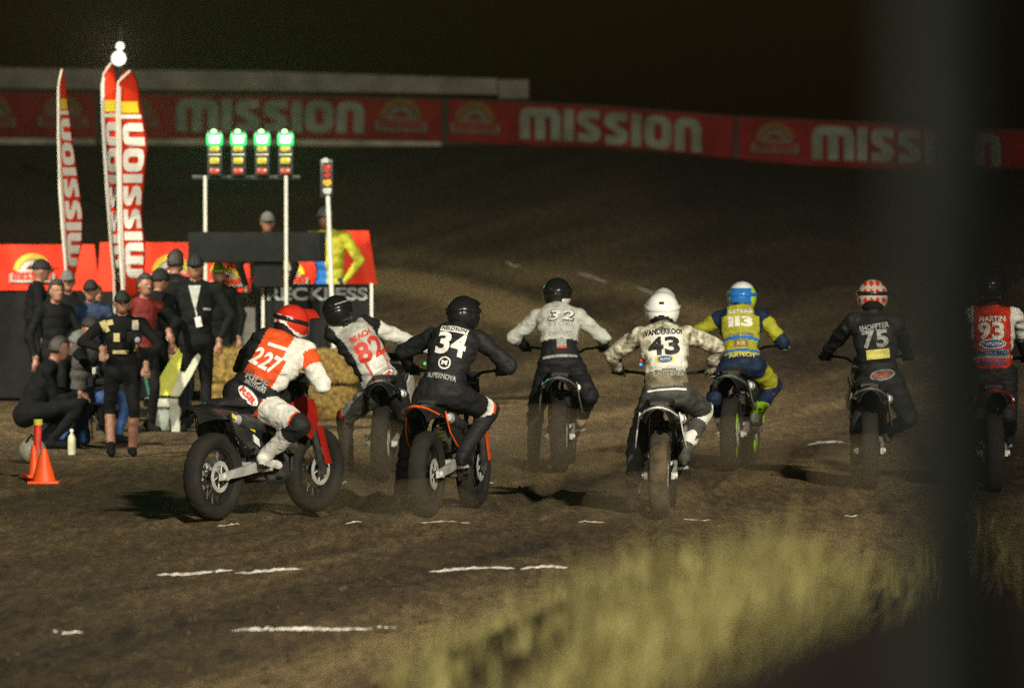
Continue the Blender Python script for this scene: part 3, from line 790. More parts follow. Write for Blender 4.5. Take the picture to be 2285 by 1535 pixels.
def swing():
    mb = MB()
    for s in (-1, 1):
        a = Vector((s * .105, -.06, RWH)); b = Vector((s * .115, .2, RWH + .03)); c = Vector((s * .095, .58, .41))
        q0 = [(a, .026, .05), (b, .026, .07), (c, .03, .085)]
        for (p0, w0, h0), (p1, w1, h1) in zip(q0[:-1], q0[1:]):
            vs = [p + Vector((x * w / 2, 0, z * h / 2)) for p, w, h in ((p0, w0, h0), (p1, w1, h1)) for x, z in ((-1, -1), (1, -1), (1, 1), (-1, 1))]
            mb.add(vs, [(3, 2, 1, 0), (4, 5, 6, 7), (0, 1, 5, 4), (1, 2, 6, 5), (2, 3, 7, 6), (3, 0, 4, 7)])
        mb.lathe([(0, -.02), (.028, -.02), (.028, .02), (0, .02)], (s * .118, 0, RWH), (1, 0, 0), 14)
    mb.tube([(-.1, .42, .40), (.1, .42, .40)], .03, 10); mb.tube([(-.13, .58, .41), (.13, .58, .41)], .02, 10)
    return mb.mesh('swingarm', ALU)
ME['swingarm'] = swing()
def chain():
    mb = MB(); x = -.075; pts = []
    for k in range(13): a = R(90 + 15 * k); pts.append((x, .106 * math.cos(a), RWH + .106 * math.sin(a)))
    for k in range(9): a = R(-90 + 22.5 * k); pts.append((x, .64 + .038 * math.cos(a), .42 + .038 * math.sin(a)))
    pts.append(pts[0]); mb.tube(pts, .0075, 6, False); return mb.mesh('chain', ENGM)
ME['chain'] = chain()
def frame():
    mb = MB()
    for s in (-1, 1):
        mb.tube([HEAD + Vector((s * .025, -.01, .0)), (s * .1, .86, .82), (s * .125, .68, .68), (s * .12, .58, .5), (s * .1, .56, .36)], .02, 8)
        mb.tube([HEAD + Vector((s * .02, -.0, -.1)), (s * .06, 1.0, .6), (s * .09, .95, .34), (s * .1, .8, .27), (s * .1, .6, .27), (s * .1, .56, .36)], .016, 8)
        mb.tube([(s * .1, .7, .78), (s * .085, .35, .8), (s * .07, .02, .84)], .012, 8)
        mb.tube([(s * .12, .58, .5), (s * .085, .12, .8)], .011, 8)
    mb.tube([HEAD + Vector((0, .035, -.09)), HEAD + Vector((0, -.015, .08))], .034, 14)
    return mb.mesh('frame', FRM)
ME['frame'] = frame()
def engine():
    mb = MB()
    mb.rbox((0, .74, .38), (.2, .34, .2), .03); mb.rbox((0, .84, .55), (.15, .16, .2), .02)
    for k in range(5): mb.box((0, .84, .48 + k * .028), (.19, .2, .008))
    mb.rbox((0, .83, .68), (.17, .19, .09), .02)
    mb.lathe([(0, -.03), (.07, -.028), (.085, -.01), (.088, .03)], (.115, .74, .38), (-1, 0, 0), 22); mb.lathe([(0, -.03), (.06, -.028), (.075, -.01), (.08, .03)], (-.115, .74, .38), (1, 0, 0), 22)
    mb.rbox((0, .55, .58), (.16, .2, .2), .03)
    return mb.mesh('engine', ENGM)
ME['engine'] = engine()
ME['exhaust_pipe'] = MB().tube([(.03, .94, .66), (.05, 1.02, .6), (.12, .99, .5), (.15, .86, .5), (.15, .7, .6), (.145, .52, .68)], .02, 12).mesh('exhaust_pipe', mat('hot_steel', (.35, .3, .24), .35, .9, var=.4))
ME['muffler'] = MB().tube([(.145, .53, .675), (.15, .47, .69), (.155, .16, .755), (.155, .1, .765), (.155, .095, .766)], [.022, .05, .054, .046, .022], 16).mesh('muffler', CARB)
ME['muffler_tip'] = MB().tube([(.155, .1, .765), (.155, .06, .772)], [.04, .028], 14).mesh('muffler_tip', ALU)
def loft(secs, n=14, p=3.0):
    """secs: (y, zc, halfwidth, halfheight)"""
    mb = MB(); vs = []
    for y, z, w, h in secs:
        for k in range(n):
            a = 2 * math.pi * k / n; c, s = math.cos(a), math.sin(a)
            vs.append((w * math.copysign(abs(c) ** (2 / p), c), y, z + h * math.copysign(abs(s) ** (2 / p), s)))
    m = len(secs)
    fs = [(i * n + k, i * n + (k + 1) % n, (i + 1) * n + (k + 1) % n, (i + 1) * n + k) for i in range(m - 1) for k in range(n)] + [tuple(range(n)), tuple(range((m - 1) * n, m * n))]
    return mb.add(vs, fs)
ME['seat'] = loft([(-.02, .885, .075, .02), (.05, .893, .1, .033), (.25, .888, .115, .042), (.45, .87, .115, .045), (.62, .868, .09, .045), (.78, .9, .075, .04)]).mesh('seat', SEATM)
ME['tank'] = loft([(.66, .86, .07, .05), (.76, .88, .12, .085), (.9, .9, .135, .1), (1.0, .92, .115, .085), (1.06, .93, .07, .05)]).mesh('tank', None)
def shroud(s):
    prof = [(.78, .84), (1.0, .93), (1.16, .86), (1.2, .72), (1.1, .58), (1.0, .64), (.88, .74)]
    mb = MB(); vs = []
    for x, sh in ((.14, 0), (.155, .0)):
        for y, z in prof: vs.append((s * (x + .05 * (y - .78)), y, z))
    n = len(prof); mb.add(vs, [tuple(range(n)), tuple(range(n, 2 * n))[::-1]] + [(i, (i + 1) % n, (i + 1) % n + n, i + n) for i in range(n)])
    return mb.mesh('radiator_shroud', None, False)
ME['shroud_l'], ME['shroud_r'] = shroud(-1), shroud(1)
def rear_fender():
    mb = MB(); rows = []
    for y, z, w in [(.5, .845, .1), (.35, .85, .125), (.18, .868, .145), (.0, .888, .15), (-.14, .895, .145), (-.26, .885, .125), (-.33, .862, .095)]:
        rows.append([Vector((w * k / 4, y, z - .085 * (k / 4) ** 2 - (.025 if abs(k) == 4 else 0))) for k in range(-4, 5)])
    return mb.sheet(rows, .006, (0, 0, -1)).mesh('rear_fender', None)
ME['rear_fender'] = rear_fender()
ME['fender_rim'] = MB().tube([Vector((.142 * k / 4, -.15 - .17 * (1 - (abs(k) / 4) ** 2), .9 - .1 * (k / 4) ** 2 - .03 * (1 - (abs(k) / 4) ** 2))) for k in range(-4, 5)], .008, 6).mesh('fender_edge', None)
def side_plate(s):
    prof = [(.0, .82), (.3, .8), (.42, .7), (.36, .56), (.22, .54), (.05, .66)]
    mb = MB(); fl = lambda z: .14 + .16 * (.82 - z)
    vs = [(s * fl(z), y, z) for y, z in prof] + [(s * (fl(z) + .012), y, z) for y, z in prof]; n = len(prof)
    return mb.add(vs, [tuple(range(n)), tuple(range(n, 2 * n))[::-1]] + [(i, (i + 1) % n, (i + 1) % n + n, i + n) for i in range(n)]).mesh('side_plate', None, False)
def plate_edge(s): return MB().tube([(s * (.152 + .16 * (.82 - z)), y, z) for y, z in ((.0, .82), (-.005, .78), (.04, .66), (.13, .59), (.21, .54))], .006, 6).mesh('plate_edge', None)
ME['pedge_l'], ME['pedge_r'] = plate_edge(-1), plate_edge(1)
ME['plate_l'], ME['plate_r'] = side_plate(-1), side_plate(1)
def strip(y0, z0, y1, z1, h):
    fx = lambda z: .155 + .16 * (.82 - z)
    vs = [(fx(z0 + o) + k, y0, z0 + o) for k in (0, .004) for o in (-h, h)] + [(fx(z1 + o) + k, y1, z1 + o) for k in (0, .004) for o in (-h, h)]
    return MB().add(vs, [(0, 1, 3, 2), (4, 6, 7, 5), (0, 4, 5, 1), (2, 3, 7, 6), (0, 2, 6, 4), (1, 5, 7, 3)])
ME['stripe'] = strip(.02, .8, .3, .68, .018).mesh('plate_stripe', None, False)
ME['sticker'] = strip(.27, .62, .34, .58, .03).mesh('plate_sticker', None, False)
ME['shock'] = MB().tube([(0, .5, .47), (0, .44, .76)], .018, 8).mesh('shock', DARKALU)
sp = [(.034 * math.cos(k * .8), .485 - .04 * k / 48 + .034 * math.sin(k * .8), .52 + .2 * k / 48) for k in range(49)]
ME['shock_spring'] = MB().tube(sp, .006, 6).mesh('shock_spring', None)
ME['peg_l'] = MB().tube([(-.1, .52, .36), (-.2, .5, .375)], .013, 8).mesh('footpeg', ALU)
ME['peg_r'] = MB().tube([(.1, .52, .36), (.2, .5, .375)], .013, 8).mesh('footpeg', ALU)
up = Vector((0, -math.sin(RAKE), math.cos(RAKE)))
def forkleg(s):
    b = AX_F + Vector((s * .1, -.03, 0)); t = Vector((s * .1, HEAD.y + .06, HEAD.z)) + up * .1
    mb = MB(); mb.tube([b, b.lerp(t, .45)], .028, 12); mb.tube([b.lerp(t, .4), t], .03, 12); mb.rbox(b, (.05, .06, .07), .01)
    return mb.mesh('fork_leg', DARKALU)
ME['fork_l'], ME['fork_r'] = forkleg(-1), forkleg(1)
def forkguard(s):
    b = AX_F + Vector((s * .125, .01, .05)); t = Vector((s * .125, HEAD.y + .1, HEAD.z)); t = b.lerp(t, .55)
    x = Vector((0, 1, 0)); mb = MB()
    rows = [[b.lerp(t, k / 5) + Vector((s * .012 * math.cos(j * .7 - 1.0), .028 * (j - 1.5), 0)) for j in range(4)] for k in range(6)]
    return mb.sheet(rows, .004, (s, 0, 0)).mesh('fork_guard', None)
ME['guard_l'], ME['guard_r'] = forkguard(-1), forkguard(1)
ME['triple_clamp'] = MB().rbox(Vector((0, HEAD.y + .045, HEAD.z)) + up * .09, (.26, .07, .035), .01).rbox(Vector((0, HEAD.y + .085, HEAD.z)) - up * .06, (.26, .07, .035), .01).mesh('triple_clamp', DARKALU)
GRIP = Vector((.36, .93, 1.1))
ME['handlebar'] = MB().tube([(-.41, .905, 1.1), (-.3, .94, 1.105), (-.18, 1.0, 1.09), (-.08, 1.03, 1.03), (.08, 1.03, 1.03), (.18, 1.0, 1.09), (.3, .94, 1.105), (.41, .905, 1.1)], .0125, 10).mesh('handlebar', FRM)
ME['grip_l'] = MB().tube([(-.415, .903, 1.1), (-.29, .943, 1.105)], .017, 10).mesh('grip', RUB)
ME['grip_r'] = MB().tube([(.415, .903, 1.1), (.29, .943, 1.105)], .017, 10).mesh('grip', RUB)
ME['lever_l'] = MB().tube([(-.27, .96, 1.1), (-.33, .985, 1.095), (-.42, .965, 1.09)], [.008, .006, .008], 6).mesh('lever', ALU)
ME['lever_r'] = MB().tube([(.27, .96, 1.1), (.33, .985, 1.095), (.42, .965, 1.09)], [.008, .006, .008], 6).mesh('lever', ALU)
ME['front_plate'] = MB().rbox((0, 1.15, .98), (.22, .02, .24), .01, Euler((R(-25), 0, 0)).to_matrix()).mesh('number_plate', None)

BIKES = {}
def set_mat(o, m):
    if len(o.data.materials) == 0: o.data.materials.append(m)
    o.material_slots[0].link = 'OBJECT'; o.material_slots[0].material = m
def motorcycle(key, px, py, yaw, roll, steer, label, body, accent, rim=None, plate=None, frame_m=None, guard=None, spring=None, spin=0.0, edge=None, muddy=False, stripe=None):
    y0 = hit_ground(px, py); 
    r = empty('motorcycle', (y0.x, y0.y, gz(y0.x, y0.y) - .006)); r.rotation_mode = 'XYZ'
    r.rotation_euler = (0, R(roll), -R(yaw)); tag(r, label, 'motorcycle', 'race motorcycles leaving the start line')
    def part(name, key_, m=None, par=None, loc=(0, 0, 0), rot=None):
        o = link(name, ME[key_], par if par is not None else r); o.location = loc
        if rot is not None: o.rotation_euler = rot
        if m is not None: set_mat(o, m)
        return o
    def wheel(ax, ty, M=None):
        h = part('wheel', 'hub', None, None, ax, (spin, 0, 0))
        part('tyre', ty, TYRE_MUD if (muddy and ty == 'tyre_r') else TYRE, h); part('rim', 'rim', rim, h); part('spokes', 'spokes', None, h)
        part('brake_disc', 'brake_disc', None, h, (.062, 0, 0))
        return h
    w = wheel(AX_R, 'tyre_r'); part('sprocket', 'sprocket', None, w, (-.075, 0, 0))
    fr = [wheel(AX_F, 'tyre_f')]
    for n_, k in (('swingarm', 'swingarm'), ('chain', 'chain'), ('engine', 'engine'), ('exhaust_pipe', 'exhaust_pipe'), ('shock', 'shock'), ('footpeg', 'peg_l'), ('footpeg', 'peg_r')): part(n_, k)
    mf = part('muffler', 'muffler'); part('muffler_tip', 'muffler_tip', None, mf)
    part('frame', 'frame', frame_m); part('seat', 'seat'); part('fuel_tank', 'tank', body)
    part('radiator_shroud', 'shroud_l', accent); part('radiator_shroud', 'shroud_r', accent)
    f = part('rear_fender', 'rear_fender', body); part('fender_edge', 'fender_rim', edge or accent, f)
    pl_, pr_ = part('side_plate', 'plate_l', plate or accent), part('side_plate', 'plate_r', plate or accent)
    part('plate_edge', 'pedge_l', edge or accent, pl_); part('plate_edge', 'pedge_r', edge or accent, pr_)
    if stripe: part('plate_stripe', 'stripe', stripe, pr_); part('plate_sticker', 'sticker', pW, pr_)
    part('shock_spring', 'shock_spring', spring or accent)
    fr += [part('fork_leg', 'fork_l'), part('fork_leg', 'fork_r'), part('fork_guard', 'guard_l', guard or accent), part('fork_guard', 'guard_r', guard or accent), part('triple_clamp', 'triple_clamp'), part('number_plate', 'front_plate', plate or accent)]
    hb = part('handlebar', 'handlebar'); fr.append(hb)
    for n_, k in (('grip', 'grip_l'), ('grip', 'grip_r'), ('lever', 'lever_l'), ('lever', 'lever_r')): part(n_, k, None, hb)
    S = Matrix.Translation(HEAD) @ Matrix.Rotation(-R(steer), 4, up) @ Matrix.Translation(-HEAD)
    for o in fr: o.matrix_basis = S @ o.matrix_basis
    bpy.context.view_layer.update()
    Mw = r.matrix_world.copy()
    BIKES[key] = dict(root=r, M=Mw, gripL=Mw @ (S @ Vector((-GRIP.x, GRIP.y, GRIP.z))), gripR=Mw @ (S @ GRIP), barax=(Mw.to_3x3() @ S.to_3x3() @ Vector((1, 0, 0))), fwd=Mw.to_3x3() @ Vector((0, 1, 0)), pegL=Mw @ Vector((-.17, .5, .385)), pegR=Mw @ Vector((.17, .5, .385)), Y=y0.y)
    return r
def paint(n, c, r=.3): return mat('paint_' + n, c, r, var=.18, scale=10, coat=.4)
pB, pO, pR, pW, pY, pL, pG, pBl = paint('black', (.013, .013, .013)), paint('orange', (.72, .09, .008)), paint('red', (.3, .014, .009)), paint('white', (.7, .7, .64)), paint('yellow', (.6, .55, .02)), paint('lime', (.32, .62, .02)), paint('grey', (.16, .16, .15)), paint('blue', (.02, .09, .35))
motorcycle('227', 476, 1160, 31, 0, 4, 'black race motorcycle with yellow side plate under the rider numbered 227', pB, pR, plate=pB, guard=pR, edge=pB, spring=pW, stripe=pY)
motorcycle('82', 850, 1074, 4, 1, 0, 'dark race motorcycle with black tail under the rider numbered 82', pB, pW, plate=pB, edge=pB, guard=pB)
motorcycle('34', 952, 1156, 14.5, 0, 0, 'black race motorcycle with orange tail edge under the rider numbered 34', pB, pO, plate=pB, guard=pO, edge=pO, spring=pY, frame_m=FRM)
motorcycle('32', 1249, 1055, 3.5, 0, 0, 'dark grey race motorcycle under the rider numbered 32', pB, pG, plate=pB, edge=pG, rim=ALU)
motorcycle('43', 1472, 1156, 4, 0, 0, 'black race motorcycle with a muddy rear tyre under the rider numbered 43', pB, pB, plate=pB, edge=pW, guard=pW, muddy=True)
motorcycle('113', 1632, 1050, 9, 0, 0, 'dark race motorcycle with lime wheel rims under the rider numbered 113', pB, pG, rim=pL, plate=pB, edge=pG, guard=pL)
motorcycle('75', 1940, 1092, 2, 0, 0, 'dark race motorcycle under the rider numbered 75', pB, pG, plate=pB, edge=pG, guard=pR)
motorcycle('93', 2216, 1098, 0, 0, 0, 'red and dark race motorcycle half hidden by the blurred post', pB, pR, plate=pR, edge=pR)

def led(key, px, py, dy, col, s=2.5):
    k = BIKES[key]; p = k['M'].inverted() @ P(px, py, k['Y'] + dy)
    m = mat('led_' + '_'.join(str(int(c * 9)) for c in col), col, .3, emit=col, estr=s)
    MB().ell(p, (.011, .011, .011), None, 10, 6).build('indicator_light', m, k['root'])
led('43', 1432, 803, .95, (1, .03, .02)); led('43', 1430, 813, .95, (.03, .25, 1)); led('113', 1594, 755, .95, (.05, .5, 1)); led('34', 948, 811, .9, (.03, 1, .15), 1.5)
# ---------------------------------------------------------------- people
def on_ray(parent, px, py, L, far=True):
    """point on the sight line through a photo pixel at distance L from parent (far or near solution)"""
    o = Vector((0, 0, CAM_Z)); d = ray(px, py); q = parent - o; t = q.dot(d); perp = (q - d * t).length
    k = math.sqrt(max(0, L * L - perp * perp)); p = o + d * (t + (k if far else -k))
    return p if perp <= L else parent + (o + d * t - parent).normalized() * L
def joint2(a, b, l1, l2, px, py):
    """middle joint of a two-bone limb a-b whose picture lies nearest to px,py"""
    d = b - a; L = d.length
    if L >= (l1 + l2) * .999: return a.lerp(b, l1 / (l1 + l2))
    x = (l1 * l1 - l2 * l2 + L * L) / (2 * L); h = math.sqrt(max(0, l1 * l1 - x * x)); d.normalize()
    e1 = d.orthogonal().normalized(); e2 = d.cross(e1); best = None
    for k in range(96):
        an = 2 * math.pi * k / 96; p = a + d * x + (e1 * math.cos(an) + e2 * math.sin(an)) * h; q = proj(p)
        s = (q[0] - px) ** 2 + (q[1] - py) ** 2
        if best is None or s < best[0]: best = (s, p)
    return best[1]

class Body:
    def __init__(s): s.mb = MB(); s.prims = []
    def seg(s, a, b, r0, r1, tg): s.mb.capsule(a, b, r0, r1); s.prims.append(('s', np.array(a), np.array(b), r0, r1, tg))
    def blob(s, c, ax, r, tg): s.mb.ell(c, r, ax); s.prims.append(('b', np.array(c), np.array(ax), np.array(r), 0, tg))
    def finish(s, vox, rule, mats, wrinkle=.006, smooth=3):
        me = remesh(s.mb, vox, smooth)
        n = len(me.vertices); co = np.empty(n * 3); me.vertices.foreach_get('co', co); co = co.reshape(-1, 3)
        no = np.empty(n * 3); me.vertices.foreach_get('normal', no); no = no.reshape(-1, 3)
        if wrinkle:
            d = np.array([mnoise.noise(Vector((p[0] * 8, p[1] * 8, p[2] * 20))) + .7 * (.5 - abs(mnoise.noise(Vector((p[0] * 14 + p[2] * 9, p[1] * 14, p[2] * 26))))) for p in co])
            co = co + no * (d * wrinkle)[:, None]; me.vertices.foreach_set('co', co.ravel())
        nf = len(me.polygons); fc = np.empty(nf * 3); me.polygons.foreach_get('center', fc); fc = fc.reshape(-1, 3)
        best = np.full(nf, 1e9); tid = np.zeros(nf, int); tt = np.zeros(nf)
        for i, (k, a, b, r0, r1, tg) in enumerate(s.prims):
            if k == 's':
                ab = b - a; L2 = max(1e-9, ab @ ab); t = np.clip(((fc - a) @ ab) / L2, 0, 1)
                d = np.linalg.norm(fc - a - t[:, None] * ab, axis=1) - (r0 + (r1 - r0) * t)
            else:
                q = (fc - a) @ b / r0; d = (np.linalg.norm(q, axis=1) - 1) * r0.min(); t = np.zeros(nf)
            m = d < best; best[m] = d[m]; tid[m] = i; tt[m] = t[m]
        for m in mats: me.materials.append(m)
        idx = [rule(s.prims[tid[i]][5], tt[i], Vector(fc[i])) for i in range(nf)]
        me.polygons.foreach_set('material_index', idx); me.update()
        return me

def torso(B, pel, neck, u, w, v, bulk=1.0, hunch=.05, hip=1.0, belly=0.0):
    ax = Matrix((u, w, v)).transposed()
    L = (neck - pel).length
    for t, a, b, c in ((-.06, .165 * hip, .125, .12), (.16, .15, .112, .12), (.4, .152, .112 + belly, .13), (.62, .172, .12, .14), (.8, .18, .115, .12), (.92, .15, .095, .09)):
        B.blob(pel + v * L * t - w * hunch * math.sin(math.pi * min(1, max(0, t))), ax, (a * bulk, b * bulk, c * L / .5), 'torso')

def hand(grip, axis, wrist, side, r=.0095, curl=True):
    """palm and five separate fingers; closed round a bar when curl"""
    mb = MB(); a = axis.normalized(); d = (grip - wrist); d = d - a * d.dot(a); d.normalize(); n = a.cross(d) * (1 if a.cross(d).z > 0 else -1)
    if curl:
        mb.capsule(wrist, grip - d * .02 + n * .012, .027, .03)
        for k in range(4):
            o = grip + a * (k - 1.5) * .021; L = (.92, 1.0, 1.0, .85)[k]
            p = [o - d * .02 + n * .03, o + d * .016 * L + n * .032, o + d * .036 * L + n * .004, o + d * .02 * L - n * .026]
            for q in range(3): mb.capsule(p[q], p[q + 1], r, r * .92, 8)
        th = grip - a * side * .045
        p = [wrist.lerp(grip, .5) - a * side * .03, th - d * .02 - n * .012, th + d * .012 - n * .03]
        for q in range(2): mb.capsule(p[q], p[q + 1], r * 1.2, r, 8)
    else:
        mb.capsule(wrist, grip, .026, .034)
        for k in range(4):
            o = grip + a * (k - 1.5) * .02; L = (.055, .068, .07, .058)[k]
            p = [o, o + d * L * .55 + n * .004, o + d * L - n * .018]
            for q in range(2): mb.capsule(p[q], p[q + 1], r, r * .85, 8)
        p = [wrist.lerp(grip, .4) - a * side * .02, grip - a * side * .05 + d * .015, grip - a * side * .045 + d * .05]
        for q in range(2): mb.capsule(p[q], p[q + 1], r * 1.2, r, 8)
    return remesh(mb, .0065, 1)

def boot(knee, ank, toe_dir, up_dir, top=.42):
    B = Body(); a = knee.lerp(ank, top); t = toe_dir.normalized()
    sd = t.cross(up_dir).normalized(); dn = -(sd.cross(t)).normalized() if (sd.cross(t)).z > 0 else sd.cross(t).normalized()
    B.seg(a, ank, .066, .058, 'shaft')
    B.seg(ank + dn * .03 - t * .035, ank + dn * .05 + t * .08, .05, .045, 'foot')
    B.seg(ank + dn * .05 + t * .06, ank + dn * .062 + t * .185, .044, .033, 'toe')
    B.seg(ank + dn * .085 - t * .05, ank + dn * .088 + t * .19, .02, .018, 'sole')
    return B, dn, t

def sub2d(vs, fs, w, h, step=.02):
    bm = bmesh.new(); bv = [bm.verts.new((a * w, b * h, 0)) for a, b in vs]
    for f in fs:
        try: bm.faces.new([bv[i] for i in f])
        except ValueError: pass
    for ax, ext in ((0, w / 2), (1, h / 2)):
        no = (1, 0, 0) if ax == 0 else (0, 1, 0); k = -ext + step
        while k < ext:
            co = (k, 0, 0) if ax == 0 else (0, k, 0)
            bmesh.ops.bisect_plane(bm, geom=list(bm.verts) + list(bm.edges) + list(bm.faces), plane_co=co, plane_no=no); k += step
    bm.verts.index_update(); out = [tuple(v.co.xy) for v in bm.verts], [[v.index for v in f.verts] for f in bm.faces]; bm.free()
    return out
def disc2d(n=28, r0=None):
    o = [(.5 * math.cos(2 * math.pi * k / n), .5 * math.sin(2 * math.pi * k / n)) for k in range(n)]
    if r0 is None: return o, [tuple(range(n))]
    i = [(x * r0, y * r0) for x, y in o]; return o + i, [(k, (k + 1) % n, n + (k + 1) % n, n + k) for k in range(n)]
RECT = ([(-.5, -.5), (.5, -.5), (.5, .5), (-.5, .5)], [(0, 1, 2, 3)])
class Printer:
    """lays flat print on the back of a suit, following its surface"""
    def __init__(s, me, par, pel, u, v, w):
        s.bvh = BVHTree.FromPolygons([x.co for x in me.vertices], [tuple(p.vertices) for p in me.polygons]); s.par = par; s.o = pel; s.u, s.v, s.w = u, v, w
    def put(s, name, shape, u0, v0, wd, ht, m, lift=.004, rot=0.0, aim=None):
        wd *= PS; ht *= PS; vs, fs = sub2d(*shape, wd, ht); c, sn = math.cos(R(rot)), math.sin(R(rot)); out = []
        w = aim if aim is not None else s.w
        for a, b in vs:
            a, b = a * c - b * sn, a * sn + b * c
            p = s.o + s.u * (u0 + a) + s.v * (v0 + b)
            hit = s.bvh.ray_cast(p - w * .5, w, .9)
            out.append((hit[0] - w * lift) if hit[0] is not None else None)
        zz = [q for q in out if q is not None]
        if not zz: return
        f2 = [f for f in fs if all(out[i] is not None for i in f)]
        ix = {}; vv = []
        for i, q in enumerate(out):
            if q is not None: ix[i] = len(vv); vv.append(q)
        mb = MB(); mb.add([q - REFS[s.par.name] for q in vv], [[ix[i] for i in f] for f in f2]); mb.build(name, m, s.par, False, False)
    def text(s, name, t, u0, v0, wd, ht, *a, bold=.03, shear=0, **k):
        if not name.startswith('number'): s.put(name, text_mesh(t, bold, shear), u0, v0, wd, ht, *a, **k); return
        cw = [.5 if ch == '1' else 1.0 for ch in t]; x = -.5; tot = sum(cw)      # every digit its own piece
        for ch, q in zip(t, cw):
            f_ = q / tot; s.put('digit' if name == 'number' else 'digit_outline', text_mesh(ch, bold, shear), u0 + (x + f_ / 2) * wd * PS, v0, wd * f_ * (.92 if q == 1 else .8), ht, *a, **k); x += f_
REFS = {}
PS = 1.16

def local(me, ref):
    me.transform(Matrix.Translation(-ref)); return me
SUITBUMP = dict(bump=.9, bscale=26)
def cloth(n, c, r=.65, var=.2): return mat('cloth_' + n, c, r, var=var, scale=16, **SUITBUMP)
C = dict(black=cloth('black', (.014, .014, .015)), white=cloth('white', (.66, .65, .59), var=.18), red=cloth('red', (.55, .035, .015)), orange=cloth('orange', (.66, .075, .012)), grey=cloth('grey', (.3, .31, .28)),
         dgrey=cloth('dark_grey', (.055, .055, .05)), yellow=cloth('yellow', (.36, .35, .025)), navy=cloth('navy', (.01, .02, .05)), blue=cloth('blue', (.02, .13, .42)), camo=mat('cloth_camo', (.58, .55, .42), .65, scale=19, rgb2=(.1, .09, .055), **SUITBUMP),
         white_dirty=mat('cloth_worn_white', (.5, .5, .44), .65, scale=9, rgb2=(.27, .27, .24), **SUITBUMP), dirty=mat('cloth_dirty', (.2, .17, .11), .75, scale=10, rgb2=(.09, .075, .05), **SUITBUMP), pale=mat('cloth_pale', (.52, .53, .47), .7, scale=8, rgb2=(.36, .36, .32), **SUITBUMP), lime=cloth('lime', (.36, .6, .02)), skin=mat('skin', (.19, .09, .055), .55, var=.2, scale=20), ink=mat('cloth_ink', (.0045, .0045, .005), .85, var=.4, scale=12, spec=.12, bump=.3), darkred=cloth('dark_red', (.1, .01, .008)), tan=cloth('tan', (.3, .24, .12)), denim=cloth('denim', (.02, .05, .14)), darkgreen=cloth('green', (.02, .06, .04)))
CK = list(C); CM = [C[k] for k in CK]; CI = {k: i for i, k in enumerate(CK)}

def helmet(par, ref, c, f, upv, rule, mats, visor_m, name='helmet'):
    f = f.normalized(); x = f.cross(upv).normalized(); z = x.cross(f)
    mb = MB(); nu, nv = 72, 44; vs = []; fs = []; mi = []
    dirs = []
    for j in range(nv + 1):
        ph = -math.pi / 2 + math.pi * j / nv
        for i in range(nu):
            th = 2 * math.pi * i / nu; d = Vector((math.cos(ph) * math.sin(th), -math.cos(ph) * math.cos(th), math.sin(ph))); dirs.append(d)
            q = Vector((d.x * .134, d.y * .158, d.z * .148))
            if d.y > 0 and d.z < .15: q.y += .055 * d.y * min(1, (.15 - d.z) * 2.2); q.x *= 1 - .12 * d.y
            q.z = max(q.z, -.118 - .02 * max(0, d.y) + (.022 if d.y < -.3 else 0))
            vs.append(c + x * q.x + f * q.y + z * q.z - ref)
    for j in range(nv):
        for i in range(nu):
            a = j * nu + i; b = j * nu + (i + 1) % nu; d = (dirs[a] + dirs[b] + dirs[a + nu] + dirs[b + nu]) / 4
            if d.z < -.82: continue
            if d.y > .5 and -.22 < d.z < .36 and abs(d.x) < .8: continue
            fs.append((a, b, b + nu, a + nu)); mi.append(rule(d))
    mb.add(vs, fs); mb.mi = mi
    h = mb.build(name, mats, par, True)
    h.modifiers.new('thick', 'SOLIDIFY').thickness = .006
    ax = Matrix((x, f, z)).transposed()
    MB().ell(c - z * .012 - ref, (.116, .14, .125), ax).build('liner', C['black'], h)
    rows = []
    for k in range(6):
        t = k / 5; rows.append([c + x * (.1 - .015 * t) * j / 4 + f * (.07 + .16 * t) + z * (.115 + .045 * t - .05 * (j / 4) ** 2 - .02 * t * t) - ref for j in range(-4, 5)])
    MB().sheet(rows, .004, z).build('visor_peak', visor_m, h)
    pts = [c + x * .139 * math.sin(R(a)) - f * .163 * math.cos(R(a)) + z * .03 - ref for a in range(-100, 101, 10)]
    MB().tube(pts, .016, 6, flat=.25, xh=z).build('goggle_strap', mats[-1], h)
    MB().ell(c + f * .13 + z * .01 - ref, (.085, .03, .05), ax).build('goggle_lens', mat('goggle_lens', (.02, .02, .03), .08, var=.1), h)
    return h

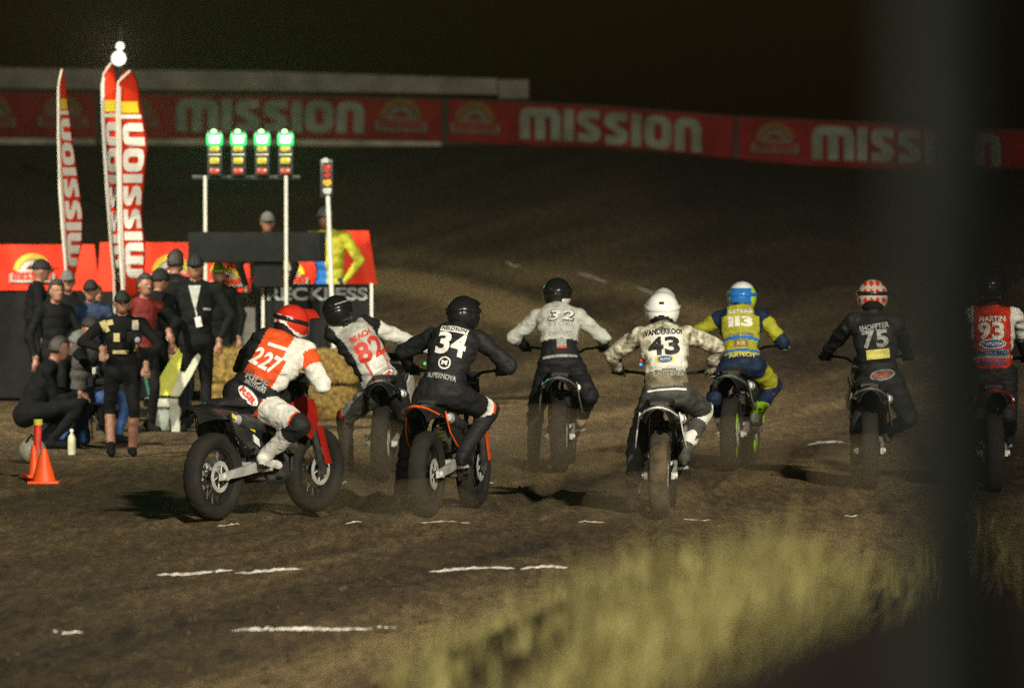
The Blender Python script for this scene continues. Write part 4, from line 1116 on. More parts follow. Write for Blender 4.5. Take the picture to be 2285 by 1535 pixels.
def rider(key, label, pel, neck, head, shL, shR, elL, elR, knL, knR, rule, prints, hrule, hmats, hvis, gl, bootm, left=None, dpel=.3, boot_top=.4, head_pitch=0, head_yaw=0, head_roll=0, bulk=1.14, hunch=.05, toe=None, wr=.015, tl=.50):
    k = BIKES[key]; fwd = k['fwd']; up_ = Vector((0, 0, 1))
    pelv = P(pel[0], pel[1], k['Y'] + dpel)
    nk = on_ray(pelv, *neck, tl); hd = on_ray(nk, *head, .2)
    sL, sR = on_ray(nk - (nk - pelv).normalized() * .06, *shL, .19, shL_far.get(key, True)), on_ray(nk - (nk - pelv).normalized() * .06, *shR, .19, shR_far.get(key, False))
    v = (nk - pelv).normalized(); u = (sR - sL); u = (u - v * u.dot(v)).normalized(); w = v.cross(u)
    ref = Vector((pelv.x, pelv.y, gz(pelv.x, pelv.y)))
    r = empty('person', ref); tag(r, label, 'person', 'racers on motorcycles'); REFS[r.name] = ref
    B = Body(); torso(B, pelv, nk, u, w, v, bulk, hunch)
    B.seg(nk - v * .03, hd, .06, .055, 'neck'); B.blob(hd, Matrix((u, w, v)).transposed(), (.085, .1, .12), 'head')
    wrists = []
    for s, sh, el, g in ((-1, sL, elL, k['gripL']), (1, sR, elR, k['gripR'])):
        wst = g - fwd * .075 + Vector((0, 0, .022)); e = joint2(sh, wst, .30, .27, *el); t = 'L' if s < 0 else 'R'
        B.seg(nk - v * .07, sh, .084 * bulk, .066 * bulk, 'torso'); B.seg(sh, e, .065 * bulk, .054 * bulk, 'uarm' + t); B.seg(e, wst, .055 * bulk, .038, 'farm' + t); wrists.append((s, g, wst))
    legs = []
    for s, kn, an in ((-1, knL, left), (1, knR, None)):
        t = 'L' if s < 0 else 'R'; hip = pelv + u * .095 * s - v * .03
        if an is None: ank = (k['pegL'] if s < 0 else k['pegR']) - fwd * .04 + Vector((0, 0, .1))
        else:
            ank = P(an[0], an[1], k['Y'] + an[2]); ank.z = gz(ank.x, ank.y) + .115 + (an[3] if len(an) > 3 else 0)
        kne = joint2(hip, ank, .45, .44, *kn)
        B.seg(hip, kne, .098 * bulk, .068 * bulk, 'thigh' + t); B.seg(kne, ank, .07 * bulk, .05, 'shin' + t); legs.append((s, kne, ank))
    fr = dict(pel=pelv, u=u, v=v, w=w)
    def rl(tg, t, p):
        q = p - pelv; return CI[rule(tg, t, q.dot(u), q.dot(v), q.dot(w))]
    me = B.finish(.0125, rl, CM, wr)
    pr = Printer(me, r, pelv, u, v, w)
    link('suit_body', local(me, ref), r)
    prints(pr)
    for s, g, wst in wrists:
        m = hand(g, k['barax'], wst, s); m.materials.append(C[gl]); link('glove', local(m, ref), r)
    for s, kne, ank in legs:
        td = (fwd + Vector((0, 0, -.12 if s > 0 else -.05))).normalized()
        if toe and s < 0: td = Vector(toe).normalized()
        Bt, dn, tdir = boot(kne, ank, td, up_, boot_top)
        m = Bt.finish(.011, lambda tg, t, p: CI[bootm(tg, t, s)], CM, .003, 2); link('boot', local(m, ref), r)
    hf = (fwd + Vector((0, 0, math.sin(R(head_pitch))))).normalized(); hf = Matrix.Rotation(R(head_yaw), 3, 'Z') @ hf
    hu = Matrix.Rotation(R(head_roll), 3, hf) @ up_
    helmet(r, ref, hd + hf * .0, hf, hu, hrule, hmats, hvis)
    # dark neck opening under the shell
    return r
shL_far = {}; shR_far = {'34': True, '32': True, '43': True, '113': True, '75': True, '93': True, '82': True}
hm = lambda n, c, r=.22: mat('helmet_' + n, c, r, var=.1, scale=12, coat=.7)
hB, hW, hR, hBl, hG, hL = hm('black', (.012, .012, .012)), hm('white', (.75, .75, .7)), hm('red', (.55, .03, .015)), hm('blue', (.02, .16, .5)), hm('silver', (.45, .4, .34)), hm('lime', (.4, .6, .04))
PRW, PRR, PRB, PRG, PRY, PRBL = mat('print_white', (.75, .74, .68), .6, var=.15, scale=40), mat('print_red', (.6, .04, .02), .6), mat('print_black', (.015, .015, .015), .6), mat('print_grey', (.3, .32, .3), .6, var=.4, scale=40), mat('print_yellow', (.6, .55, .12), .6, var=.2), mat('print_blue', (.03, .09, .3), .6)
def oval_badge(pr, u0, v0, w, h, rot, txt, ring=PRB, face=PRW, ink=PRR, aim=None):
    pr.put('badge', disc2d(), u0, v0, w, h, face, .003, rot, aim); pr.put('badge_ring', disc2d(28, .86), u0, v0, w * 1.04, h * 1.06, ring, .005, rot, aim)
    pr.text('badge_lettering', txt, u0, v0, w * .72, h * .5, ink, .006, rot, aim, bold=.06)

# 227 ------------------------------------------------------------------
def r227(tg, t, u, v, w):
    if tg == 'torso':
        if w > .06 and v > .1: return 'white'
        if v < .13: return 'black'
        if u > .095: return 'white'
        if u < -.15: return 'black'
        if v < .19: return 'orange'
        if v > .36 and u > .055: return 'white'
        return 'orange'
    if tg == 'uarmR': return 'orange' if t < .45 else 'white'
    if tg == 'farmR': return 'black' if t > .35 else 'white'
    if tg in ('uarmL',): return 'black' if t > .12 else 'white'
    if tg == 'farmL': return 'black'
    if tg == 'thighR': return 'black' if t < .1 else ('orange' if .12 < t < .22 or t > .93 else 'white')
    if tg == 'thighL': return 'black'
    if tg.startswith('shin'): return 'black' if t < .3 else 'white'
    return 'black'
def p227(p):
    p.text('number', '227', -.045, .29, .2, .125, PRW, .006, shear=.15, bold=.035)
    p.put('panel', RECT, -.02, .425, .13, .022, PRW, .005, 12)
    p.text('lettering', 'RIDE', -.03, .13, .16, .05, PRG, .005)
    p.text('lettering', 'BROTHERS', -.02, .08, .15, .03, PRG, .005)
    oval_badge(p, -.03, -.01, .19, .085, -18, 'RSR')
rider('227', 'racer in orange, white and black suit numbered 227 crouching on the turned motorcycle', (563, 884), (636, 756), (650, 722), (556, 778), (684, 786), (492, 812), (716, 850), (520, 930), (668, 935), r227, p227,
      lambda d: 0 if d.z > .35 or (d.x > .55 and d.z > -.2) else (2 if (d.x / .85) ** 2 + ((d.z + .8) / .75) ** 2 < 1 else (1 if math.sin(d.x * 9 + d.z * 12) > -.2 else 0)), [hR, hW, hB, hB], hR, 'black', lambda tg, t, s: 'black' if tg == 'sole' else 'white', dpel=.36, head_roll=12, head_pitch=-8, boot_top=.38, bulk=1.3)
# 82 -------------------------------------------------------------------
def r82(tg, t, u, v, w):
    if tg == 'torso':
        if v < -.02: return 'black'
        return 'white_dirty' if abs(u) < .15 or v < .12 else 'black'
    if tg == 'uarmR': return 'black' if t < .3 else 'white'
    if tg == 'farmR': return 'white'
    if tg in ('uarmL', 'farmL'): return 'black'
    if tg == 'thighL': return 'grey' if t < .86 else 'red'
    if tg == 'thighR': return 'black'
    return 'black'
def p82(p):
    p.text('number', '82', .01, .34, .25, .165, PRR, .006, bold=.03)
    p.text('name_lettering', 'BEACH', .0, .48, .18, .045, PRR, .006, bold=.04)
    p.put('panel', RECT, .015, .2, .15, .12, PRW, .004)
    for uu in (-.085, .1): p.put('piping', RECT, uu, .2, .014, .14, PRR, .005, 3)
    oval_badge(p, .03, .07, .17, .06, 8, 'RSR')
rider('82', 'racer in pale suit numbered 82 leaning far to one side under a black helmet', (852, 862), (770, 716), (745, 684), (718, 740), (815, 722), (712, 795), (893, 762), (768, 928), (905, 920), r82, p82,
      lambda d: 1 if (abs(d.z - .45) < .05 and d.x > .1) else 0, [hB, hG, hB], hB, 'black', lambda tg, t, s: 'black' if s < 0 else ('white' if tg == 'shaft' and t < .5 else 'black'), left=(776, 1040, .45), dpel=.35, tl=.56, head_roll=-18, boot_top=.16)
# 34 -------------------------------------------------------------------
def r34(tg, t, u, v, w):
    if tg == 'thighR' and .72 < t < .9: return 'white'
    if tg == 'thighR' and t >= .9: return 'orange'
    return 'black'
def p34(p):
    p.text('number', '34', .01, .32, .21, .165, PRW, .006, bold=.035)
    p.put('name_panel', RECT, .0, .45, .19, .05, PRW, .004)
    p.text('name_lettering', 'NELDSON', .0, .45, .17, .032, PRB, .007, bold=.03)
    p.put('badge_ring', disc2d(28, .78), -.005, .155, .085, .085, PRW, .005)
    p.text('badge_lettering', 'M', -.005, .155, .04, .032, PRW, .006, bold=.05)
    p.text('lettering', 'SUPERNOVA', -.005, .05, .2, .035, PRG, .006, bold=.04)
rider('34', 'racer in all black suit with white number 34 over an orange edged tail', (988, 868), (1022, 738), (1034, 702), (966, 752), (1074, 760), (903, 785), (1110, 792), (912, 985), (1094, 905), r34, p34,
      lambda d: 0, [hB, hB], hB, 'black', lambda tg, t, s: 'black', left=(893, 1110, .5), dpel=.33, head_pitch=-5)
# 32 -------------------------------------------------------------------
def r32(tg, t, u, v, w):
    if tg == 'torso':
        if v < .16: return 'dgrey' if .02 > v > .0 else 'black'
        return 'white_dirty' if u < -.07 and v > .3 else 'pale'
    if tg.startswith('uarm'): return 'pale'
    if tg.startswith('farm'): return 'pale' if t < .25 else 'black'
    if tg == 'neck': return 'pale'
    return 'black'
def p32(p):
    p.text('number_shadow', '32', .03, .385, .225, .105, PRB, .004, shear=.25, bold=.08)
    p.text('number', '32', .03, .387, .21, .09, PRW, .007, shear=.25, bold=.02)
    for i, (t, wd) in enumerate((('STORI', .19), ('&', .03), ('DIVIO', .19))): p.text('lettering', t, .02, .3 - .045 * i, wd, .033, PRG, .005, bold=0)
    p.put('panel', RECT, .02, .125, .075, .06, PRG, .005); p.put('panel', RECT, .02, .085, .075, .02, PRR, .005)
    p.put('belt', RECT, .0, .005, .27, .022, PRG, .005)
rider('32', 'racer in white jersey numbered 32 standing on black trousers', (1250, 806), (1243, 690), (1243, 656), (1192, 708), (1298, 706), (1136, 760), (1352, 758), (1196, 905), (1322, 895), r32, p32,
      lambda d: 1 if (d.z < -.3 and d.x > .4) else 0, [hB, hW, hB], hB, 'black', lambda tg, t, s: 'black' if s < 0 else ('tan' if tg != 'sole' else 'dgrey'), left=(1190, 1040, .5, .02), dpel=.4, boot_top=.3)
# 43 -------------------------------------------------------------------
def r43(tg, t, u, v, w):
    if tg == 'torso':
        if v < .0: return 'dgrey'
        if v < .13: return 'dirty'
        return 'camo' if u < -.1 or v > .44 or u > .15 else 'white'
    if tg.startswith('uarm') or tg.startswith('farm'): return 'camo'
    if tg == 'shinR' : return 'white' if t < .3 else 'dgrey'
    return 'dgrey'
def p43(p):
    p.text('number', '43', .0, .315, .22, .13, PRB, .006, bold=.035)
    p.text('name_lettering', 'VANDERKOOI', .0, .435, .25, .045, PRB, .006, bold=.035)
    p.put('patch', RECT, .0, .205, .13, .045, PRY, .004); p.put('patch_oval', disc2d(), .0, .205, .1, .05, PRBL, .006)
    p.text('patch_lettering', 'SPONSOR' if False else 'NAPA' if False else 'AUTO', .0, .205, .07, .02, PRY, .008)
    p.text('lettering', 'LATTERO', .02, .1, .2, .04, PRG, .005, bold=.03)
    p.put('piping', RECT, .0, -.03, .26, .012, PRW, .005)
rider('43', 'racer in pale camouflage suit numbered 43 under a white helmet', (1488, 872), (1479, 735), (1478, 693), (1418, 752), (1545, 748), (1372, 790), (1602, 772), (1424, 965), (1566, 930), r43, p43,
      lambda d: (1 if (d.x / .78) ** 2 + ((d.z + .8) / .72) ** 2 < 1 and d.y < .3 else (1 if (abs(d.x) < .16 and abs(d.z - .55) < .05 and d.y < 0) else 0)), [hW, hB, hW], hW, 'camo', lambda tg, t, s: 'dirty' if s < 0 else ('white' if tg == 'shaft' and t < .7 else 'dgrey'), left=(1412, 1112, .45), dpel=.33, head_pitch=8)
# 113 ------------------------------------------------------------------
def r113(tg, t, u, v, w):
    if tg == 'torso':
        if v < .03: return 'navy'
        if abs(u) > .17 or (v > .4 and abs(u) > .12): return 'navy'
        if .16 < v < .19 or .05 < v < .075: return 'blue'
        return 'yellow'
    if tg.startswith('uarm'): return 'yellow' if .15 < t < .8 else 'navy'
    if tg.startswith('farm'): return 'navy'
    if tg == 'thighR': return 'yellow' if .2 < t < .85 else 'navy'
    if tg == 'neck': return 'yellow'
    if tg == 'shinR': return 'navy'
    return 'navy'
def p113(p):
    p.text('number', '113', .0, .33, .2, .095, PRW, .006, bold=.05)
    p.text('name_lettering', 'ESTERS', .0, .44, .18, .04, PRW, .006, bold=.03)
    p.text('lettering', 'CYCLE TOWN', .0, .205, .19, .025, PRBL, .005)
    p.put('patch', RECT, .0, .125, .11, .055, mat('print_brown', (.2, .1, .02), .6), .004); p.text('patch_lettering', 'ROB', .0, .125, .06, .03, PRY, .007)
    p.text('lettering', 'AIRTECH', .0, .02, .2, .035, PRY, .006, bold=.03)
rider('113', 'racer in yellow and blue suit numbered 113 under a blue helmet', (1655, 808), (1652, 694), (1656, 664), (1600, 712), (1704, 708), (1560, 742), (1738, 752), (1600, 870), (1728, 862), r113, p113,
      lambda d: 2 if (d.x / .8) ** 2 + ((d.z + .85) / .6) ** 2 < 1 else (3 if abs(d.x) > .72 else (0 if d.z < .62 else 1)), [hBl, hW, hB, hL, hBl], hBl, 'grey', lambda tg, t, s: 'dgrey' if tg == 'sole' else ('red' if tg == 'shaft' and t < .08 else ('lime' if tg in ('toe',) or (tg == 'shaft' and t > .5) else 'white')), dpel=.4, boot_top=.3)
# 75 -------------------------------------------------------------------
def r75(tg, t, u, v, w):
    if tg == 'uarmL' and t < .2: return 'dgrey'
    if tg == 'torso' and v > .0: return 'black'
    return 'black'
def p75(p):
    p.text('number', '75', .0, .33, .2, .13, PRG, .006, bold=.035)
    p.text('name_lettering', 'SHOFFTER', .0, .435, .22, .04, PRG, .006, 4, bold=.035)
    p.put('patch', RECT, .01, .2, .17, .07, PRY, .005)
    oval_badge(p, .03, .02, .18, .075, 4, 'RSR', PRG, mat('print_dim', (.1, .1, .09), .6), mat('print_dull_red', (.35, .06, .04), .6))
rider('75', 'racer in dark suit with grey number 75 and pale yellow patch', (1962, 842), (1948, 702), (1947, 662), (1884, 715), (2010, 720), (1828, 768), (2085, 775), (1918, 935), (2030, 930), r75, p75,
      lambda d: (1 if (d.x / .8) ** 2 + ((d.z + .8) / .6) ** 2 < 1 else (0 if math.sin(d.x * 16) + math.sin(d.z * 13 + 1) > -.3 else 2)), [hG, hB, hR, hB], hG, 'black', lambda tg, t, s: 'red' if tg == 'toe' and s < 0 else 'dgrey', left=(1912, 1088, .3), dpel=.35)
# 93 -------------------------------------------------------------------
def r93(tg, t, u, v, w):
    if tg == 'torso': return 'white' if abs(u) > .155 and v > .1 else ('red' if v > .02 else 'black')
    if tg.startswith('uarm'): return 'white'
    return 'black'
def p93(p):
    p.text('number', '93', -.01, .335, .2, .13, PRW, .006, bold=.035)
    p.text('name_lettering', 'MARTIN', .0, .435, .19, .04, PRW, .006, bold=.03)
    p.put('badge', disc2d(), .0, .225, .2, .07, PRW, .004); p.put('badge_face', disc2d(), .0, .225, .18, .055, PRBL, .006); p.text('badge_lettering', 'STAPLETON', .0, .225, .16, .024, PRW, .008)
    p.put('panel', RECT, .0, .14, .24, .065, PRG, .004); p.text('lettering', 'WOODBRO', .0, .148, .21, .036, PRBL, .007, bold=.04)
    p.text('lettering', 'BARTELS', .0, .065, .19, .04, PRBL, .006)
rider('93', 'racer in red suit numbered 93 partly hidden by the blurred post', (2216, 826), (2213, 682), (2210, 634), (2152, 700), (2276, 700), (2120, 760), (2310, 760), (2180, 930), (2250, 930), r93, p93,
      lambda d: 0, [hB, hB], hB, 'black', lambda tg, t, s: 'black', dpel=.35)
# ---------------------------------------------------------------- crew and photographers on the infield
HAIR = mat('hair_dark', (.018, .013, .01), .6, var=.4, scale=40, bump=.8, bscale=90)
HAIRG = mat('hair_grey', (.16, .15, .13), .6, var=.4, scale=40, bump=.8, bscale=90)
def bystander(label, px, Y, h, yaw, rule, pose='stand', headwear=None, hm_=None, handL=None, handR=None, hold=False, lean=0.0, nod=0.0, bulk=1.0, ground=None, hat_yaw=0, group='crew and photographers on the infield', shoes='ink'):
    base = P(px, 800, Y); base.z = gz(base.x, Y) if ground is None else ground
    Rz = Matrix.Rotation(-R(yaw), 3, 'Z'); T = lambda x, y, z: base + Rz @ Vector((x, y, z))
    r = empty('person', base); tag(r, label, 'person', group); REFS[r.name] = base
    k = h / 1.78
    if pose == 'stand':
        pel = T(0, 0, .94 * k); nk = T(0, .02 + lean, 1.47 * k); hd = T(0, .07 + lean * 1.25, 1.64 * k); feet = [(-.11 * k, .0), (.12 * k, .03)]; knees = [(-.11, .06, .5 * k), (.12, .07, .5 * k)]; az = .09
    elif pose == 'crouch':
        pel = T(0, -.12, .36 * k); nk = T(0, .12 + lean, .83 * k); hd = T(0, .2 + lean * 1.2, .99 * k); feet = [(-.15, .05), (.15, .12)]; knees = [(-.2, .4, .5 * k), (.2, .42, .45 * k)]; az = .09
    else:
        pel = T(0, 0, .5 * k); nk = T(0, .04 + lean, 1.02 * k); hd = T(0, .1 + lean * 1.2, 1.18 * k); feet = [(-.13, .34), (.13, -.32)]; knees = [(-.14, .42, .47 * k), (.14, .1, .06)]; az = .09
    v = (nk - pel).normalized(); u = Rz @ Vector((1, 0, 0)); u = (u - v * u.dot(v)).normalized(); w = v.cross(u)
    B = Body(); torso(B, pel, nk, u, w, v, bulk * k, .0, 1.0, .02)
    hf = (Rz @ Matrix.Rotation(-R(hat_yaw), 3, 'Z') @ Vector((0, 1, -math.sin(R(nod))))).normalized(); hx = hf.cross(Vector((0, 0, 1))).normalized(); hz = hx.cross(hf); H = Matrix((hx, hf, hz)).transposed()
    B.seg(nk - v * .04, hd - hz * .03, .055 * k, .05 * k, 'neck')
    B.blob(hd, H, (.076 * k, .095 * k, .115 * k), 'head'); B.blob(hd - hz * .06 + hf * .03, H, (.055 * k, .06 * k, .06 * k), 'head')
    B.blob(hd + hf * .1 - hz * .015, H, (.014, .022, .024), 'head')
    for s in (-1, 1): B.blob(hd + hx * .078 * s - hz * .01, H, (.012, .022, .03), 'head')
    wr = []
    for s, ht in ((-1, handL), (1, handR)):
        sh = nk + u * .185 * s * k * bulk - v * .06; ht = ht or (.25 * s, .08, (.8 if pose == 'stand' else .55) * k)
        g = T(*ht); t = 'L' if s < 0 else 'R'
        d = g - sh
        if d.length > .6: g = sh + d.normalized() * .6
        wst = g - (g - sh).normalized() * .07
        tgt = proj(sh + u * s * .3 - v * .22); e = joint2(sh, wst, .3 * k, .27 * k, *tgt)
        B.seg(nk - v * .06, sh, .075 * k, .07 * k * bulk, 'torso'); B.seg(sh, e, .062 * k * bulk, .048 * k * bulk, 'uarm' + t); B.seg(e, wst, .047 * k * bulk, .034, 'farm' + t); wr.append((s, g, wst))
    shoes_ = []
    for i, s in enumerate((-1, 1)):
        hip = pel + u * .09 * s * k - v * .02; an = T(feet[i][0], feet[i][1], az); t = 'L' if s < 0 else 'R'
        tg = proj(T(*knees[i])); kn = joint2(hip, an, .44 * k, .43 * k, *tg)
        if pose != 'stand': kn = T(*knees[i])
        B.seg(hip, kn, .09 * k * bulk, .064 * k, 'thigh' + t); B.seg(kn, an, .062 * k, .042, 'shin' + t); shoes_.append((an, s))
    def rl(tg, t, p):
        q = p - pel; return CI[rule(tg, t, q.dot(u), q.dot(v), q.dot(w))]
    me = B.finish(.014, rl, CM, .006); pr = Printer(me, r, pel, u, v, -w)     # prints land on the chest
    link('body', local(me, base), r)
    for s, g, wst in wr:
        m = hand(g, u if not hold else Vector((0, 0, 1)), wst, s, curl=hold); m.materials.append(C['skin']); link('hand', local(m, base), r)
    fw = Rz @ Vector((0, 1, 0))
    for an, s in shoes_:
        mb = MB(); mb.capsule(an - Vector((0, 0, .04)) - fw * .04, an - Vector((0, 0, .05)) + fw * .15, .045, .036); mb.capsule(an + Vector((0, 0, .02)), an - Vector((0, 0, .04)), .045, .045)
        m = remesh(mb, .01, 2); m.materials.append(C[shoes]); link('shoe', local(m, base), r)
    e = MB()
    for s in (-1, 1): e.ell(hd + hx * .03 * s + hf * .089 + hz * .012 - base, (.011, .008, .007))
    e.build('eyes', mat('eye', (.02, .018, .016), .2), r)
    if headwear in ('cap', 'hair', 'beanie', 'longhair'):
        mb = MB(); rows = []
        lo = {'cap': 5, 'hair': -20, 'beanie': -5, 'longhair': -50}[headwear]; ex = {'cap': .012, 'hair': .014, 'beanie': .014, 'longhair': .022}[headwear]
        for j in range(9):
            ph = R(lo + (90 - lo) * j / 8); row = []
            for i in range(25):
                th = 2 * math.pi * i / 24
                ph2 = ph
                if headwear in ('hair', 'longhair') and math.cos(th) > .25: ph2 = max(ph, R(38))
                n = mnoise.noise(Vector((math.cos(th) * 3, math.sin(th) * 3, j * .8))) * (.01 if headwear != 'cap' else 0)
                q = Vector(((.078 * k + ex + n) * math.cos(ph2) * math.sin(th), (.096 * k + ex + n) * math.cos(ph2) * math.cos(th), (.116 * k + ex + n) * math.sin(ph2)))
                row.append(hd + H @ q - base)
            rows.append(row)
        o = mb.sheet(rows).build('cap' if headwear == 'cap' else ('hair' if 'hair' in headwear else 'beanie'), hm_ or HAIR, r); o.modifiers.new('t', 'SOLIDIFY').thickness = .006
        if headwear == 'cap':
            rows = [[hd + hx * .075 * math.sin(R(a)) * (1 - .1 * t) + hf * ((.1 + .02) * math.cos(R(a)) + .075 * t * math.cos(R(a * .9))) + hz * (.02 + .0 * t - .015 * abs(math.sin(R(a)))) - base for a in range(-70, 71, 14)] for t in (0, .5, 1)]
            MB().sheet(rows, .004, (0, 0, 1)).build('cap_peak', hm_ or HAIR, o)
    return r, pr, dict(pel=pel, nk=nk, hd=hd, u=u, v=v, w=w, base=base, T=T)
def outfit(top='black', sleeve='black', low='black', shin=None, bare_arms=False):
    top, sleeve, low = [('ink' if q == 'black' else q) for q in (top, sleeve, low)]
    def f(tg, t, u, v, w):
        if tg in ('head', 'neck'): return 'skin'
        if tg == 'torso': return top if v > .02 else low
        if tg.startswith('uarm'): return sleeve if not bare_arms or t < .6 else 'skin'
        if tg.startswith('farm'): return 'skin' if bare_arms or t > .92 else sleeve
        if tg.startswith('thigh'): return low
        return (shin or low) if not (shin == 'skin' and t < .18) else low
    return f
CAPB = mat('cap_black', (.012, .012, .012), .7); CAPG = mat('cap_grey', (.1, .105, .095), .7); POUCH = mat('pouch_tan', (.36, .3, .13), .7, bump=.4)
# standing photographer in shorts
r1, pr1, d1 = bystander('photographer in black vest and shorts with bare calves standing by the grey stand', 272, 55.6, 1.6, 172, outfit('black', 'black', 'black', 'skin', False), 'stand', 'cap', CAPB, (-.22, .2, .82), (.2, .26, .98), bulk=1.12, hat_yaw=0, shoes='ink')
pr1.u = -pr1.u
for u0, v0, w_, h_, rot in ((-.17, .4, .05, .1, 25), (-.06, .3, .05, .07, 0), (.12, .42, .05, .07, 0), (.13, .25, .05, .14, 4), (-.02, .16, .13, .03, 0), (-.12, .44, .05, .04, 10)):
    pr1.put('pouch', RECT, u0, v0, w_, h_, POUCH, .012, rot)
for an, s in ((-.11, 1), (.12, 1)):
    pass
# suited official with cap and badge
r2, pr2, d2 = bystander('official in dark jacket and cap with a white badge on a lanyard', 436, 60.5, 1.86, 176, outfit('black', 'black', 'black'), 'stand', 'cap', CAPB, (-.25, .1, .85), (.25, .1, .85), bulk=1.15)
pr2.u = -pr2.u
pr2.put('shirt_front', ([(-.5, .5), (.5, .5), (.12, -.5), (-.05, -.5)], [(0, 1, 2, 3)]), -.01, .43, .11, .2, C['grey'], .006)
pr2.put('badge_card', RECT, .03, .17, .055, .09, PRW, .012, 12); pr2.put('lanyard', RECT, .005, .27, .012, .16, PRG, .009, 12); pr2.put('chest_tag', RECT, .12, .3, .07, .02, PRG, .006, -4)
# man turned away behind him
bystander('dark haired man with his back turned beside the official', 386, 62.5, 1.9, 25, outfit('black', 'black', 'black'), 'stand', 'hair', HAIR, bulk=1.1)
bystander('broad man in black behind the front feather flag', 345, 61.6, 1.72, 60, outfit('black', 'black', 'black'), 'stand', 'beanie', mat('beanie_black', (.01, .01, .01), .8), bulk=1.15)
bystander('onlooker in dark cap at the edge of the picture before the red barrier', 78, 64, 1.78, 80, outfit('black', 'black', 'black'), 'stand', 'cap', CAPB, bulk=1.0)
bystander('onlooker in black whose head just tops the barrier skirt', 208, 65, 1.5, 150, outfit('black', 'black', 'black'), 'stand', 'hair', HAIR)
bystander('crew member in lime cap peering out behind the official', 484, 66.5, 1.72, 165, outfit('black', 'black', 'black'), 'stand', 'cap', mat('cap_lime', (.36, .5, .03), .7))
# crouching photographers
bystander('bare headed photographer crouching in profile above the orange marker post', 86, 56.6, 1.75, 82, outfit('black', 'black', 'black'), 'crouch', 'hair', HAIR, (.1, .45, .5), (.2, .45, .5), nod=10)
bystander('photographer in grey beanie crouching with head bowed', 134, 57.6, 1.8, 105, outfit('black', 'black', 'black'), 'crouch', 'beanie', CAPG, (-.05, .4, .45), (.15, .42, .45), nod=25)
rP, prP, dP = bystander('photographer kneeling behind a camera next to the standing man in shorts', 182, 57.2, 1.72, 112, outfit('dgrey', 'black', 'denim'), 'kneel', 'cap', CAPB, (-.07, .36, .95), (.09, .34, .93), hold=True, nod=8)
bystander('dark clothed helper standing behind the crouching photographers', 120, 60.5, 1.62, 150, outfit('black', 'black', 'black'), 'stand', 'hair', HAIR)
bystander('helper in dark blue standing behind the kneeling photographer', 205, 60.8, 1.6, 185, outfit('navy', 'navy', 'black'), 'stand', 'cap', CAPB)
bystander('helper in a dull red top between the stand and the front flag', 318, 60.2, 1.66, 150, outfit('darkred', 'black', 'black'), 'stand', 'hair', HAIR, (-.2, .25, 1.0), (.22, .2, .9))
bystander('man in dark blue trousers with folded arms behind the grey stand', 398, 62.0, 1.6, 195, outfit('black', 'black', 'navy'), 'stand', 'cap', CAPB, (.1, .2, 1.05), (-.08, .22, 1.0))
bystander('onlooker in pale cap far behind the crouching photographers', 150, 63.2, 1.66, 170, outfit('black', 'black', 'black'), 'stand', 'cap', CAPG, (-.2, .25, 1.15), (.1, .3, 1.2))
# start crew behind the black screen
bystander('start official in dark jacket standing behind the black screen', 596, 67.3, 1.8, 172, outfit('black', 'black', 'black'), 'stand', 'cap', mat('cap_dark_grey', (.1, .1, .09), .7), ground=.5)
bystander('start official in yellow and blue jacket leaning by the white pole', 738, 67.25, 1.86, 205, lambda tg, t, u, v, w: 'skin' if tg in ('head', 'neck') else ('yellow' if (tg == 'torso' and (u < -.02 or v > .36)) or tg in ('uarmL', 'farmL') else ('blue' if tg in ('torso', 'uarmR', 'farmR') else 'navy')), 'stand', 'cap', CAPG, (-.24, .1, .92), (.2, .3, 1.25), lean=.06, bulk=1.15, ground=.5)
# the platform the start crew stands on
def platform():
    x0, x1 = P(560, 700, 67.2).x, P(790, 700, 67.2).x; r = empty('starter_platform', ((x0 + x1) / 2, 67.25, gz((x0 + x1) / 2, 67.25))); tag(r, 'low dark platform under the start officials', 'platform')
    for k in range(6): MB().rbox((0, -.33 + .13 * k, .47), (x1 - x0, .12, .04), .006).build('plank', mat('dark_wood', (.05, .035, .02), .8), r)
    for s in (-1, 1): MB().rbox((s * (x1 - x0) * .45, 0, .22), (.08, .7, .44), .006).build('bearer', DKMET, r)
platform()
# cameras and lamps held or standing among them
def camera_thing(p, aim, lab, lens=.16):
    r = empty('camera', p); tag(r, lab, 'camera'); q = Vector(aim).to_track_quat('Y', 'Z'); r.rotation_mode = 'QUATERNION'; r.rotation_quaternion = q
    MB().rbox((0, 0, 0), (.14, .07, .1), .015).rbox((0, 0, .06), (.06, .06, .03), .01).build('camera_body', BLK, r)
    MB().lathe([(.03, .03), (.036, .05), (.036, lens * .7), (.042, lens), (.036, lens), (.0, lens * .9)], (0, 0, 0), (0, 1, 0), 20).build('lens', BLK, r)
    MB().ell((0, lens * .93, 0), (.032, .012, .032)).build('front_glass', mat('lens_glass', (.3, .32, .34), .05, var=.05, coat=1), r)
    MB().rbox((0, .01, .11), (.06, .05, .07), .012).build('flash_head', mat('flash_grey', (.4, .4, .37), .4), r)
camera_thing(P(212, 852, 56.8), (.75, -.6, 0), 'black camera held up by the kneeling photographer')
camera_thing(P(300, 752, 55.3), (.3, -.9, -.2), 'camera hanging before the chest of the photographer in shorts', .12)
